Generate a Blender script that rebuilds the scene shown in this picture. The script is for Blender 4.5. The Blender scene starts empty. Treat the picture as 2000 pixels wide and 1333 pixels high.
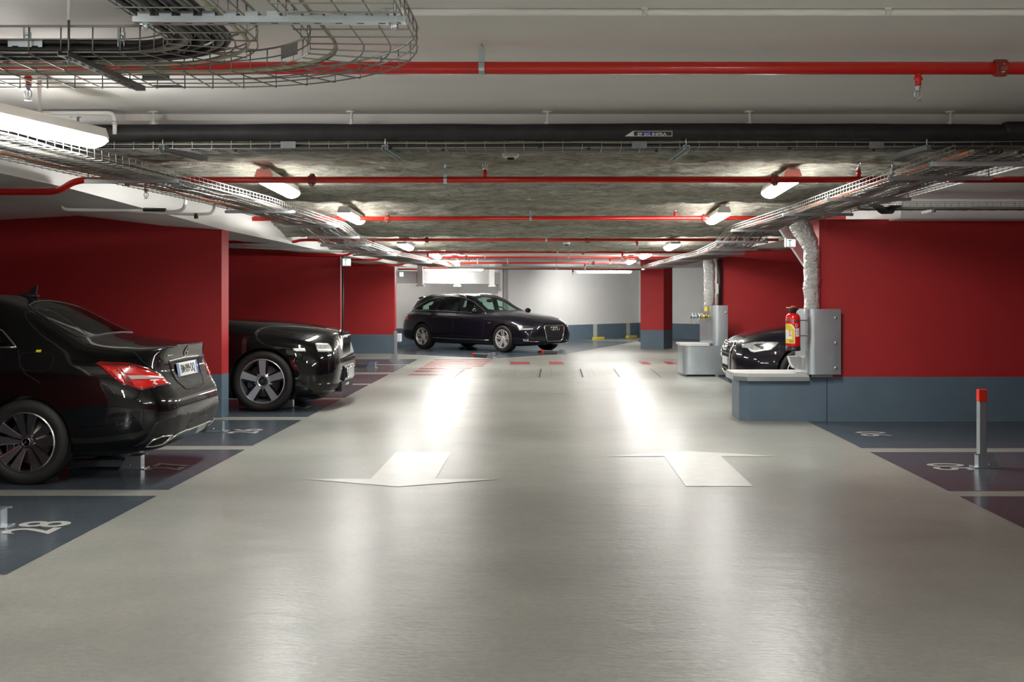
import bpy, bmesh, math, random
import numpy as np
from mathutils import Vector, Matrix, noise
from mathutils.bvhtree import BVHTree
from mathutils.geometry import delaunay_2d_cdt

random.seed(7)
SC = bpy.context.scene
COL = SC.collection
PI = math.pi
F, CX, CY, CAMZ = 2300.0, 1067.0, 571.0, 1.45      # focal length in px of the 2000 px frame, vanishing point, eye height

def V(*a): return Vector(a)
def px(x, y, Y):
    """world point on the line of sight of pixel (x, y) at depth Y (used to measure where things stand)"""
    return Vector(((x - CX) * Y / F, Y, CAMZ - (y - CY) * Y / F))

# ------------------------------------------------------------------ mesh builder
class MB:
    def __init__(s): s.v, s.f, s.m, s.s = [], [], [], []
    def add(s, vs, fs, m=0, smooth=False):
        o = len(s.v); s.v.extend([tuple(v) for v in vs])
        for f in fs:
            s.f.append([i + o for i in f]); s.m.append(m); s.s.append(smooth)
        return s
    def box(s, x0, x1, y0, y1, z0, z1, m=0):
        vs = [(x0,y0,z0),(x1,y0,z0),(x1,y1,z0),(x0,y1,z0),(x0,y0,z1),(x1,y0,z1),(x1,y1,z1),(x0,y1,z1)]
        return s.add(vs, [(3,2,1,0),(4,5,6,7),(0,1,5,4),(1,2,6,5),(2,3,7,6),(3,0,4,7)], m)
    def obox(s, c, ax, ay, az, m=0):
        c = Vector(c); ax, ay, az = Vector(ax), Vector(ay), Vector(az); vs = []
        for k in (-1, 1):
            for i, j in ((-1,-1),(1,-1),(1,1),(-1,1)): vs.append(c + ax*i + ay*j + az*k)
        return s.add(vs, [(3,2,1,0),(4,5,6,7),(0,1,5,4),(1,2,6,5),(2,3,7,6),(3,0,4,7)], m)
    def bar(s, p, q, w, h, m=0, up=(0,0,1)):
        p, q = Vector(p), Vector(q); t = (q - p); L = t.length; t.normalize(); u = Vector(up)
        if abs(t.dot(u)) > .98: u = Vector((0,1,0))
        sd = t.cross(u).normalized(); u = sd.cross(t).normalized()
        return s.obox((p+q)/2, t*L/2, sd*w/2, u*h/2, m)
    def tube(s, path, r, n=8, m=0, caps=True, closed=False, smooth=True):
        P = [Vector(p) for p in path]; N = len(P)
        rr = r if isinstance(r, (list, tuple)) else [r]*N
        T = []
        for i in range(N):
            a = P[i-1] if (i > 0 or closed) else P[i]; b = P[(i+1) % N] if (i < N-1 or closed) else P[i]
            t = (b - a); T.append(t.normalized() if t.length > 1e-9 else Vector((1,0,0)))
        u = Vector((0,0,1)) if abs(T[0].z) < .9 else Vector((0,1,0))
        u = (u - T[0]*u.dot(T[0])).normalized(); vs = []
        for i in range(N):
            u = (u - T[i]*u.dot(T[i])); u = u.normalized() if u.length > 1e-9 else T[i].orthogonal().normalized()
            w = T[i].cross(u)
            for k in range(n):
                a = 2*PI*(k+.5)/n; vs.append(P[i] + (u*math.cos(a) + w*math.sin(a))*rr[i])
        fs = []
        for i in range(N if closed else N-1):
            j = (i+1) % N
            for k in range(n): fs.append((i*n+k, i*n+(k+1)%n, j*n+(k+1)%n, j*n+k))
        if caps and not closed: fs += [tuple(range(n-1,-1,-1)), tuple((N-1)*n+k for k in range(n))]
        return s.add(vs, fs, m, smooth and n > 4)
    def cyl(s, p, q, r, n=16, m=0, r2=None): return s.tube([p, q], [r, r if r2 is None else r2], n, m)
    def lathe(s, prof, o=(0,0,0), axis='z', n=24, m=0, closed=False, smooth=True, caps=True):
        """prof: list of (radius, height); revolved about an axis through o"""
        o = Vector(o); vs = []
        for r, h in prof:
            for k in range(n):
                a = 2*PI*k/n; c, d = r*math.cos(a), r*math.sin(a)
                vs.append(o + (Vector((c,d,h)) if axis == 'z' else Vector((d,h,c)) if axis == 'y' else Vector((h,c,d))))
        fs = []; N = len(prof)
        for i in range(N if closed else N-1):
            j = (i+1) % N
            for k in range(n): fs.append((i*n+k, i*n+(k+1)%n, j*n+(k+1)%n, j*n+k))
        if not closed and caps:
            if prof[0][0] > 1e-5: fs.append(tuple(range(n-1,-1,-1)))
            if prof[-1][0] > 1e-5: fs.append(tuple((N-1)*n+k for k in range(n)))
        return s.add(vs, fs, m, smooth)
    def prism(s, poly, o, u, v, w, m=0, cap_m=None):
        """2-D polygon in the frame (o, u, v), pushed along w"""
        o, u, v, w = Vector(o), Vector(u), Vector(v), Vector(w); n = len(poly)
        vs = [o + u*a + v*b for a, b in poly]; vs += [p + w for p in vs]
        s.add(vs, [(i, (i+1)%n, n+(i+1)%n, n+i) for i in range(n)], m)
        return s.add(vs, [tuple(range(n-1,-1,-1)), tuple(range(n, 2*n))], m if cap_m is None else cap_m)
    def ball(s, c, rx, ry=None, rz=None, n=14, k=8, m=0):
        c = Vector(c); ry = ry or rx; rz = rz or rx; vs = []; fs = []
        for i in range(k+1):
            t = PI*i/k
            for j in range(n):
                a = 2*PI*j/n; vs.append(c + Vector((rx*math.sin(t)*math.cos(a), ry*math.sin(t)*math.sin(a), rz*math.cos(t))))
        for i in range(k):
            for j in range(n): fs.append((i*n+j, (i+1)*n+j, (i+1)*n+(j+1)%n, i*n+(j+1)%n))
        return s.add(vs, fs, m, True)
    def mirror_y(s):
        n = len(s.v); s.v += [(a, -b, c) for a, b, c in s.v]; k = len(s.f)
        for i in range(k):
            s.f.append([q + n for q in reversed(s.f[i])]); s.m.append(s.m[i]); s.s.append(s.s[i])
        return s
    def build(s, name, mats, parent=None, bevel=0, angle=None, fixn=True):
        me = bpy.data.meshes.new(name); me.from_pydata(s.v, [], s.f); me.validate(clean_customdata=False)
        if not isinstance(mats, (list, tuple)): mats = [mats]
        for x in mats: me.materials.append(x)
        if len(me.polygons) == len(s.f):
            me.polygons.foreach_set('material_index', s.m); me.polygons.foreach_set('use_smooth', s.s)
        if fixn:
            b = bmesh.new(); b.from_mesh(me); bmesh.ops.recalc_face_normals(b, faces=b.faces); b.to_mesh(me); b.free()
        if angle: me.polygons.foreach_set('use_smooth', [True]*len(me.polygons)); me.set_sharp_from_angle(angle=math.radians(angle))
        me.update()
        ob = bpy.data.objects.new(name, me); COL.objects.link(ob)
        if parent: ob.parent = parent
        if bevel:
            md = ob.modifiers.new('Bevel', 'BEVEL'); md.width = bevel; md.segments = 2; md.limit_method = 'ANGLE'; md.angle_limit = math.radians(40)
        return ob

def tag(o, label, cat, group=None, kind=None):
    if label: o['label'] = label
    if cat: o['category'] = cat
    if group: o['group'] = group
    if kind: o['kind'] = kind
    return o
def thing(name, label, cat, loc=(0,0,0), rotz=0, group=None):
    o = bpy.data.objects.new(name, None); COL.objects.link(o); o.empty_display_size = .1
    o.location = loc; o.rotation_euler = (0, 0, rotz)
    return tag(o, label, cat, group)
def structure(o, label=None):
    o['kind'] = 'structure'
    if label: o['label'] = label
    return o
def copy_tree(o, parent=None):
    c = o.copy(); COL.objects.link(c)
    if parent: c.parent = parent
    for ch in list(o.children): copy_tree(ch, c)
    return c

def text_mesh(body, size, extrude=.001, offset=0, align='CENTER', sx=1.0):
    cu = bpy.data.curves.new('lettering', 'FONT'); cu.body = body; cu.size = size; cu.extrude = extrude; cu.offset = offset
    cu.align_x = align; cu.align_y = 'CENTER'; cu.resolution_u = 4
    ob = bpy.data.objects.new('lettering', cu); COL.objects.link(ob)
    dg = bpy.context.evaluated_depsgraph_get(); dg.update()
    me = bpy.data.meshes.new_from_object(ob.evaluated_get(dg))
    bpy.data.objects.remove(ob); bpy.data.curves.remove(cu)
    mb = MB(); mb.add([(v.co.x*sx, v.co.y, v.co.z) for v in me.vertices], [tuple(p.vertices) for p in me.polygons])
    bpy.data.meshes.remove(me)
    return mb
def place(mb, o, u, v, w=None):
    """move a flat builder (x, y, z) into the frame o, u, v, u x v"""
    o, u, v = Vector(o), Vector(u).normalized(), Vector(v).normalized(); w = u.cross(v) if w is None else Vector(w)
    mb.v = [tuple(o + u*a + v*b + w*c) for a, b, c in mb.v]
    return mb
def smooth_path(P, k=6):
    """Catmull-Rom through points"""
    P = [Vector(p) for p in P]; out = []
    for i in range(len(P)-1):
        a = P[i-1] if i else P[0]*2 - P[1]; b, c = P[i], P[i+1]; d = P[i+2] if i+2 < len(P) else P[-1]*2 - P[-2]
        for j in range(k):
            t = j/k; out.append(.5*((2*b) + (c-a)*t + (2*a-5*b+4*c-d)*t*t + (3*b-a-3*c+d)*t**3))
    return out + [P[-1]]

# ------------------------------------------------------------------ materials
def nodes(name):
    m = bpy.data.materials.new(name); m.use_nodes = True; nt = m.node_tree
    return m, nt, nt.nodes['Principled BSDF']
def N(nt, t, **kw):
    n = nt.nodes.new(t)
    for k, v in kw.items():
        if k in n.inputs: n.inputs[k].default_value = v
        else: setattr(n, k, v)
    return n
def rgb(c): return (c[0], c[1], c[2], 1)
def mat(name, col, rough=.5, metal=0, coat=0, spec=.5, var=.0, vscale=6, bump=0, bscale=60, rvar=0, stretch=(1,1,1), detail=4, coat_rough=.03):
    m, nt, b = nodes(name)
    b.inputs['Base Color'].default_value = rgb(col); b.inputs['Roughness'].default_value = rough
    b.inputs['Metallic'].default_value = metal; b.inputs['Coat Weight'].default_value = coat; b.inputs['Coat Roughness'].default_value = coat_rough
    b.inputs['Specular IOR Level'].default_value = spec
    if var or bump or rvar:
        tc = N(nt, 'ShaderNodeTexCoord'); mp = N(nt, 'ShaderNodeMapping'); mp.inputs['Scale'].default_value = stretch
        nt.links.new(tc.outputs['Object'], mp.inputs['Vector'])
    if var or rvar:
        nz = N(nt, 'ShaderNodeTexNoise', Scale=vscale, Detail=detail, Roughness=.6); nt.links.new(mp.outputs[0], nz.inputs['Vector'])
    if var:
        rp = N(nt, 'ShaderNodeValToRGB'); rp.color_ramp.elements[0].position = .3; rp.color_ramp.elements[1].position = .7
        rp.color_ramp.elements[0].color = rgb([max(0, c*(1-var)) for c in col]); rp.color_ramp.elements[1].color = rgb([min(1, c*(1+var)) for c in col])
        nt.links.new(nz.outputs['Fac'], rp.inputs['Fac']); nt.links.new(rp.outputs['Color'], b.inputs['Base Color'])
    if rvar:
        mr = N(nt, 'ShaderNodeMapRange'); mr.inputs['From Min'].default_value = .3; mr.inputs['From Max'].default_value = .7
        mr.inputs['To Min'].default_value = max(.02, rough-rvar); mr.inputs['To Max'].default_value = min(1, rough+rvar)
        nt.links.new(nz.outputs['Fac'], mr.inputs['Value']); nt.links.new(mr.outputs[0], b.inputs['Roughness'])
    if bump:
        n2 = N(nt, 'ShaderNodeTexNoise', Scale=bscale, Detail=5, Roughness=.6); nt.links.new(mp.outputs[0], n2.inputs['Vector'])
        bp = N(nt, 'ShaderNodeBump', Strength=1.0, Distance=bump); nt.links.new(n2.outputs['Fac'], bp.inputs['Height'])
        nt.links.new(bp.outputs['Normal'], b.inputs['Normal'])
    return m
def emit(name, col, strength):
    m, nt, b = nodes(name); b.inputs['Base Color'].default_value = rgb(col)
    b.inputs['Emission Color'].default_value = rgb(col); b.inputs['Emission Strength'].default_value = strength
    return m
def glass(name, tint, rough=.0, alpha=.75):
    """thin sheet glass: tinted see-through with a mirror coat by Fresnel"""
    m, nt, b = nodes(name); out = nt.nodes['Material Output']
    tr = N(nt, 'ShaderNodeBsdfTransparent'); tr.inputs[0].default_value = rgb(tint)
    gl = N(nt, 'ShaderNodeBsdfGlossy'); gl.inputs['Roughness'].default_value = .02
    geo = N(nt, 'ShaderNodeNewGeometry'); ior = N(nt, 'ShaderNodeMapRange'); ior.inputs['To Min'].default_value = 1.5; ior.inputs['To Max'].default_value = 1/1.5
    nt.links.new(geo.outputs['Backfacing'], ior.inputs['Value'])
    fr = N(nt, 'ShaderNodeFresnel'); nt.links.new(ior.outputs[0], fr.inputs['IOR']); mx = N(nt, 'ShaderNodeMixShader')
    nt.links.new(fr.outputs[0], mx.inputs[0]); nt.links.new(tr.outputs[0], mx.inputs[1]); nt.links.new(gl.outputs[0], mx.inputs[2])
    nt.links.new(mx.outputs[0], out.inputs['Surface'])
    return m

M = {}
M['lane'] = None
def floor_mat(name, c0, c1, rough, rvar):
    """poured resin floor: cloudy colour, uneven polish and a slight ripple"""
    m, nt, b = nodes(name); tc = N(nt, 'ShaderNodeTexCoord')
    n1 = N(nt, 'ShaderNodeTexNoise', Scale=.7, Detail=7, Roughness=.66); nt.links.new(tc.outputs['Object'], n1.inputs['Vector'])
    rp = N(nt, 'ShaderNodeValToRGB'); rp.color_ramp.elements[0].position = .32; rp.color_ramp.elements[1].position = .68
    rp.color_ramp.elements[0].color = rgb(c0); rp.color_ramp.elements[1].color = rgb(c1)
    nt.links.new(n1.outputs['Fac'], rp.inputs['Fac'])
    n5 = N(nt, 'ShaderNodeTexNoise', Scale=26, Detail=4, Roughness=.7); nt.links.new(tc.outputs['Object'], n5.inputs['Vector'])
    mr5 = N(nt, 'ShaderNodeMapRange'); mr5.inputs['From Min'].default_value = .25; mr5.inputs['From Max'].default_value = .75
    mr5.inputs['To Min'].default_value = .84; mr5.inputs['To Max'].default_value = 1.14; nt.links.new(n5.outputs['Fac'], mr5.inputs['Value'])
    mul = N(nt, 'ShaderNodeMix', data_type='RGBA', blend_type='MULTIPLY'); mul.inputs['Factor'].default_value = 1
    nt.links.new(rp.outputs['Color'], mul.inputs['A']); nt.links.new(mr5.outputs[0], mul.inputs['B'])
    nt.links.new(mul.outputs['Result'], b.inputs['Base Color'])
    n2 = N(nt, 'ShaderNodeTexNoise', Scale=2.2, Detail=6, Roughness=.65); nt.links.new(tc.outputs['Object'], n2.inputs['Vector'])
    mr = N(nt, 'ShaderNodeMapRange'); mr.inputs['From Min'].default_value = .3; mr.inputs['From Max'].default_value = .7
    mr.inputs['To Min'].default_value = rough-rvar; mr.inputs['To Max'].default_value = rough+rvar
    nt.links.new(n2.outputs['Fac'], mr.inputs['Value']); nt.links.new(mr.outputs[0], b.inputs['Roughness'])
    n3 = N(nt, 'ShaderNodeTexNoise', Scale=5, Detail=3, Roughness=.5); n4 = N(nt, 'ShaderNodeTexNoise', Scale=42, Detail=3)
    mp = N(nt, 'ShaderNodeMapping'); mp.inputs['Scale'].default_value = (.5,1,1); nt.links.new(tc.outputs['Object'], mp.inputs['Vector'])
    nt.links.new(mp.outputs[0], n3.inputs['Vector']); nt.links.new(mp.outputs[0], n4.inputs['Vector'])
    b1 = N(nt, 'ShaderNodeBump', Strength=1.0, Distance=.0035); b2 = N(nt, 'ShaderNodeBump', Strength=1.0, Distance=.0014)
    nt.links.new(n3.outputs['Fac'], b1.inputs['Height']); nt.links.new(n4.outputs['Fac'], b2.inputs['Height'])
    nt.links.new(b1.outputs['Normal'], b2.inputs['Normal']); nt.links.new(b2.outputs['Normal'], b.inputs['Normal'])
    b.inputs['Specular IOR Level'].default_value = .24
    return m
M['lane'] = floor_mat('resin_lane', (.235,.245,.215), (.335,.335,.30), .325, .014)
M['bay'] = floor_mat('resin_bay', (.060,.076,.090), (.080,.100,.116), .21, .04)
M['paint'] = mat('floor_paint', (.50,.49,.45), .34, var=.08, vscale=9)
M['bayno'] = mat('number_paint', (.45,.45,.42), .35, var=.15, vscale=30)
M['redpaint'] = mat('red_floor_paint', (.42,.06,.055), .25, var=.3, vscale=5)
M['joint'] = mat('dark_joint', (.03,.03,.028), .6)
M['red'] = mat('red_wall_paint', (.45,.022,.026), .55, var=.05, vscale=2.5, bump=.0006, bscale=140)
M['dado'] = mat('blue_grey_dado', (.125,.18,.235), .42, var=.07, vscale=3, bump=.0005, bscale=120)
M['white'] = mat('white_paint', (.84,.835,.82), .6, var=.03, vscale=1.5, bump=.0006, bscale=90)
M['whiteceil'] = mat('white_ceiling_paint', (.86,.855,.835), .6, var=.05, vscale=1.2, bump=.001, bscale=50, stretch=(.35,1,1))
M['pale'] = mat('pale_grey_paint', (.55,.56,.54), .5)
M['yellow'] = mat('yellow_paint', (.75,.62,.08), .5)
M['zinc'] = mat('galvanised_steel', (.60,.67,.71), .3, .9, var=.035, vscale=5, rvar=.02)
M['zincdark'] = mat('dull_steel', (.24,.25,.26), .42, .85, var=.15, vscale=20)
M['wire'] = mat('zinc_wire', (.33,.33,.31), .42, .9)
M['wiredark'] = mat('tarnished_wire', (.25,.24,.22), .45, .85)
M['cable'] = mat('black_cable', (.022,.02,.02), .45)
M['cablegrey'] = mat('grey_cable', (.30,.30,.27), .5)
M['cableorange'] = mat('orange_cable', (.75,.20,.06), .5)
M['cablepale'] = mat('pale_cable', (.60,.56,.42), .5)
M['redpipe'] = mat('red_pipe_paint', (.62,.02,.012), .22, coat=.3)
M['coupling'] = mat('coupling_paint', (.30,.035,.03), .5, var=.4, vscale=40)
M['brass'] = mat('brass', (.55,.42,.18), .35, 1)
M['foam'] = mat('black_pipe_foam', (.028,.028,.03), .55, var=.25, vscale=8, bump=.004, bscale=12, spec=.4)
M['foil'] = mat('crumpled_foil', (.82,.82,.81), .2, 1, bump=.03, bscale=38, var=.06, vscale=12)
M['plasticw'] = mat('white_plastic', (.72,.71,.67), .4)
M['plasticb'] = mat('black_plastic', (.02,.02,.021), .4)
M['concrete'] = mat('concrete', (.4,.39,.37), .7, var=.1, vscale=4)
M['green'] = mat('sign_green', (.01,.42,.28), .4)
M['labelgreen'] = mat('label_green', (.012,.045,.03), .4)
M['labelblue'] = mat('label_blue', (.01,.012,.35), .4)
M['lettering'] = mat('white_lettering', (.85,.85,.82), .45)
M['blackletter'] = mat('black_lettering', (.02,.02,.02), .5)
M['signal'] = mat('signal_red', (.85,.035,.015), .3)
M['extred'] = mat('extinguisher_red', (.75,.012,.012), .18, coat=.5)
M['tube'] = emit('lit_diffuser', (1, .985, .945), 30)
M['signlit'] = emit('lit_sign', (.75, .95, .88), .55)
EXPO = 1.47
# ================================================================== the room
def bay(xa, xb, y0, y1): return [(xa, y0), (xb, y0), (xb, y1), (xa, y1)]
fl = MB(); fl.add([(-8.8,-9,0),(8.8,-9,0),(8.8,46,0),(-8.8,46,0)], [(0,1,2,3)], 0)
BZ = .0015
LX, RX = -2.77, 2.93
polys = []
for y0, y1 in ((3.6,5.8),(6.04,8.37),(8.63,10.83),(11.10,13.34),(13.67,15.9),(16.15,18.4),(18.65,20.75),(21.3,23.4),(23.65,25.4)):
    polys.append(bay(-8.4, LX, y0, y1))
for y0, y1 in ((3.4,5.75),(6.0,8.35),(8.58,10.66),(10.94,13.2),(14.0,15.9),(16.15,18.4),(18.65,20.6)):
    polys.append(bay(RX, 8.4, y0, y1))
polys.append([(-3.5,27.6),(-1.2,25.7),(.45,27.6),(2.6,34.4),(1.0,35.2),(-1.3,33),(-4.6,34),(-4.6,28.6)])
polys.append([(2.9,31.5),(6.5,31.0),(6.5,35.3),(3.0,37.0),(2.7,34.8)])
for p in polys: fl.add([(a, b, BZ) for a, b in p], [tuple(range(len(p)))], 1)
floor = structure(fl.build('floor', [M['lane'], M['bay']], fixn=False), 'polished grey resin garage floor with dark bays')

def flat(name, poly_list, m, z=.003, label=None):
    mb = MB()
    for p in poly_list:
        n = len(p); mb.add([(a, b, z) for a, b in p], [tuple(range(n))])
    o = mb.build(name, m, floor, fixn=False)
    if label: o['label'] = label
    return o
def arrow(cx, y0, y1, ytip, z=.003):
    return [(cx-.25, y0), (cx+.25, y0), (cx+.25, y1), (cx+.77, y1), (cx, ytip), (cx-.77, y1), (cx-.25, y1)]
flat('painted_arrow', [arrow(1.29, 8.78, 10.38, 10.72)], M['paint'], label='white arrow pointing away along the right half of the lane')
flat('painted_arrow', [arrow(-1.11, 10.65, 9.12, 8.76)], M['paint'], label='white arrow pointing towards the near end on the left half of the lane')
def number(txt, x, y, left):
    mb = text_mesh(txt, .43, 0, .006, sx=.95)
    if left: place(mb, (x, y, .0035), (0,1,0), (-1,0,0))
    else: place(mb, (x, y, .0035), (0,-1,0), (1,0,0))
    mb.v = [(a, b, .0035) for a, b, c in mb.v]
    o = mb.build('painted_number', M['bayno'], floor, fixn=False); o['label'] = 'pale bay number %s painted in a dark bay' % txt
for t, y in (('28', 7.24), ('27', 9.75), ('26', 12.25), ('25', 14.85)): number(t, -3.11, y, True)
for t, y in (('05', 9.75), ('06', 12.02)): number(t, 3.32, y, False)
# red zebra stripes at the far left of the lane, red dashes across it
flat('red_stripe', [[(-2.42, y-.17), (xr, y-.17), (xr+.04, y+.17), (-2.40, y+.17)] for y, xr in
     ((25.2,-1.18),(24.45,-1.2),(23.75,-1.22),(23.1,-1.25),(22.35,-1.45),(21.55,-1.5),(20.7,-1.6))], M['redpaint'], label='faded red crossing stripes')
flat('red_stripe', [[(a, 23.6), (b, 23.6), (b-.02, 24.5), (a-.02, 24.5)] for a, b in ((-.72,-.33),(.07,.36),(1.93,2.11),(2.45,2.65),(3.0,3.2))], M['redpaint'], label='row of red dashes across the lane')
# drain covers let into the floor: dark joints and bolt dots
jt = MB()
def jline(a, b, w=.012):
    a, b = Vector((a[0], a[1], .003)), Vector((b[0], b[1], .003)); d = (b-a).normalized(); s = Vector((-d.y, d.x, 0))*w/2
    jt.add([a-s, b-s, b+s, a+s], [(0,1,2,3)])
for x in (-1.56, -.12, .62, 1.25, 1.95): jline((x, 20.0), (x+.02, 22.2), .03 if x in (-.12, .62) else .018)
jline((-2.6,22.4),(2.4,22.4)); jline((-1.5,19.9),(2.6,19.9)); jline((.3,21.2),(1.25,21.2))
for x0 in (-.95, -.66, -.25, .0, .5, .75, 1.15, 1.4):
    for k in range(7):
        for q in (0, .09):
            x = x0 + q; y = 20.2 + .3*k
            if k % 2 == 0 or q: jt.add([(x-.012,y-.02,.003),(x+.012,y-.02,.003),(x+.012,y+.02,.003),(x-.012,y+.02,.003)], [(0,1,2,3)])
for k in range(10): jline((-3.0+.09*k, 21.5), (-2.93+.09*k, 22.6), .02)
o = jt.build('drain_joint', M['joint'], floor, fixn=False); o['label'] = 'dark joints and bolt dots of drain covers'

# ---- walls
def wall_prism(name, plan, ztop, zd=.5, label=None, mats=None, zb=0):
    """wall standing on a plan outline, lower band blue-grey to zd, red above"""
    mb = MB(); n = len(plan)
    zt = ztop if isinstance(ztop, (list, tuple)) else [ztop]*n
    for i in range(n):
        j = (i+1) % n; a, b = plan[i], plan[j]
        mb.add([(a[0],a[1],zb),(b[0],b[1],zb),(b[0],b[1],zd),(a[0],a[1],zd)], [(0,1,2,3)], 1)
        mb.add([(a[0],a[1],zd),(b[0],b[1],zd),(b[0],b[1],zt[j]),(a[0],a[1],zt[i])], [(0,1,2,3)], 0)
    mb.add([(p[0],p[1],z) for p, z in zip(plan, zt)], [tuple(range(n))], 0)
    return structure(mb.build(name, mats or [M['red'], M['dado']]), label)
def left_top(X, drop=0):
    xs = [-8.6, -6.3, -5.4, -4.4, -3.6]; zs = [2.26, 2.28, 2.33, 2.21, 2.14]
    return float(np.interp(X, xs, zs)) - drop
def left_wall(name, xe, y0, y1, drop, label, zd=.5):
    xs = [xe, -4.4, -5.4, -6.3, -8.6]
    plan = [(x, y0) for x in xs] + [(x, y1) for x in reversed(xs)]
    zt = [left_top(x, drop)+.02 for x in xs] + [left_top(x, drop)+.02 for x in reversed(xs)]
    return wall_prism(name, plan, zt, zd, label)
left_wall('wall_left_front', -3.75, 13.6, 13.9, 0, 'red partition wall behind the black saloon')
left_wall('wall_left_middle', -3.69, 21.1, 21.4, .05, 'red partition wall behind the coupe')
left_wall('wall_left_far', -3.58, 27.8, 28.1, .1, 'red partition wall left of the estate car', .45)
# right: red wall with chamfered end standing over a blue-grey kerb wall
wall_prism('wall_right_front', [(3.15,13.23),(8.6,13.23),(8.6,13.8),(3.08,13.8),(3.08,13.3)], 2.27, .498, 'bright red wall above the blue-grey kerb wall')
low = MB(); lp = [(2.27,13.23),(3.16,13.23),(3.16,13.84),(2.18,13.84),(2.18,13.32)]
low.prism(lp, (0,0,0), (1,0,0), (0,1,0), (0,0,.495)); low = structure(low.build('wall_kerb', M['dado'], bevel=.004), 'blue-grey low kerb wall projecting into the lane')
wall_prism('wall_right_middle', [(3.04,20.75),(8.6,20.75),(8.6,21.1),(3.04,21.1)], 2.22, .5, 'dark red wall behind the second steel guard')
wall_prism('wall_column', [(2.40,30.0),(2.99,30.0),(3.27,30.55),(2.68,30.62)], 2.3, .485, 'red column with blue-grey foot at the far end')
# back wall at an angle (parallel to the parked estate's tail), recess on its left
dW = Vector((.657,.753,0)); nW = Vector((-.753,.657,0))
A = Vector((-1.17,32.96,0)); B = A + dW*6.3; Cn = A + nW*1.8; D = Cn - dW*5.5
def two_tone(name, pts, zd, ztop, label, m_hi, thick=.2):
    mb = MB()
    for a, b in zip(pts[:-1], pts[1:]):
        t = (b-a).normalized(); n = Vector((-t.y, t.x, 0))*thick
        for z0, z1, m in ((0, zd, 1), (zd, ztop, 0)):
            mb.add([a+V(0,0,z0), b+V(0,0,z0), b+V(0,0,z1), a+V(0,0,z1), a+n+V(0,0,z0), b+n+V(0,0,z0), b+n+V(0,0,z1), a+n+V(0,0,z1)],
                   [(0,1,2,3),(5,4,7,6),(1,5,6,2),(4,0,3,7),(3,2,6,7)], m)
    return structure(mb.build(name, [m_hi, M['dado']]), label)
two_tone('wall_back', [A, B], .47, 2.4, 'white back wall with blue-grey lower band', M['white'])
two_tone('wall_recess', [D, Cn], .45, 2.4, 'white recessed wall behind the estate car', M['white'])
two_tone('wall_recess_end', [Cn, A], .45, 2.4, None, M['white'], .15)
E = B; G = B + Vector((2.3,-1.9,0)); H = Vector((8.7, 36.0, 0))
two_tone('wall_back_right', [E, G, H], .47, 2.4, 'white wall beyond the far red column', M['white'])
two_tone('wall_far_left', [V(-8.6,28.2,0), D], .45, 2.4, None, M['white'])
# white ledge beam with brackets across the recess
bm_ = MB(); b0 = A + nW*.05 - dW*5.2 + V(0,0,1.68); b1 = A + nW*.05 + V(0,0,1.68)
bm_.bar(b0 + nW*.12 + V(0,0,.16), b1 + nW*.12 + V(0,0,.16), .22, .32)
bm_.bar(A - dW*.06 + nW*.1, A - dW*.06 + nW*.1 + V(0,0,2.3), .12, .16)
beam = structure(bm_.build('trim_beam', M['white']), 'white beam across the recess above the estate car')
for k in range(4):
    t = MB(); q = A - dW*(4.55 - 1.35*k) + nW*.0
    t.bar(q + V(0,0,1.62), q + V(0,0,2.25), .14, .1); t.bar(q + V(0,0,1.60), q + V(0,0,1.64), .2, .14)
    t.build('beam_bracket', M['white'], beam)
# pale parking stripes that run up the back wall, each with a yellow stop on the floor
for k, t in enumerate((4.05, 5.72)):
    p = A + dW*t - nW*.006; m = MB(); m.bar(p - dW*.09 + V(0,0,.235), p + dW*.09 + V(0,0,.235), .01, .47)
    o = structure(m.build('trim_stripe', M['pale']), 'pale upright stripe on the blue-grey band of the back wall')
    q = p - nW*.12; s = MB(); s.obox(q + V(0,0,.04), dW*.22, nW*.07, V(0,0,.04))
    tag(s.build('wheel_stop', M['yellow'], bevel=.01), 'yellow wheel stop below the %s pale stripe of the back wall' % ('left' if k == 0 else 'right'), 'wheel stop', 'yellow wheel stops at the back wall')
# outer shell that encloses the side bays and the part behind the viewpoint
wall_prism('wall_left', [(-8.9,-9),(-8.6,-9),(-8.6,46),(-8.9,46)], 2.9)
wall_prism('wall_right', [(8.6,-9),(8.9,-9),(8.9,46),(8.6,46)], 2.9)
left_wall('wall_left_near', -3.75, 5.75, 6.0, 0, 'red partition wall left of the viewpoint')
wall_prism('wall_right_near', [(3.35,5.4),(8.6,5.4),(8.6,5.75),(3.35,5.75)], 2.44, .5, 'red partition wall right of the viewpoint')
sh = MB(); sh.box(-8.9,8.9,-9.3,-9,0,2.9); structure(sh.build('wall_near', M['white']))
sh = MB(); sh.box(-8.9,8.9,46,46.3,0,2.9); structure(sh.build('wall_far', M['white']))

# ---- ceilings
cl = MB()
cl.box(-4.3, 4.3, -9.2, 8.0, 2.66, 2.95)                       # near white slab, ends in a downstand
cl.box(-4.3, 4.3, 8.0, 8.06, 2.5, 2.95)
structure(cl.build('ceiling', M['whiteceil']), 'white painted ceiling slab')
cl = MB(); cl.box(-4.6, 9.0, 20.6, 46.2, 2.28, 2.5); structure(cl.build('ceiling_far', M['whiteceil']), 'white ceiling at the far end')
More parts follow.
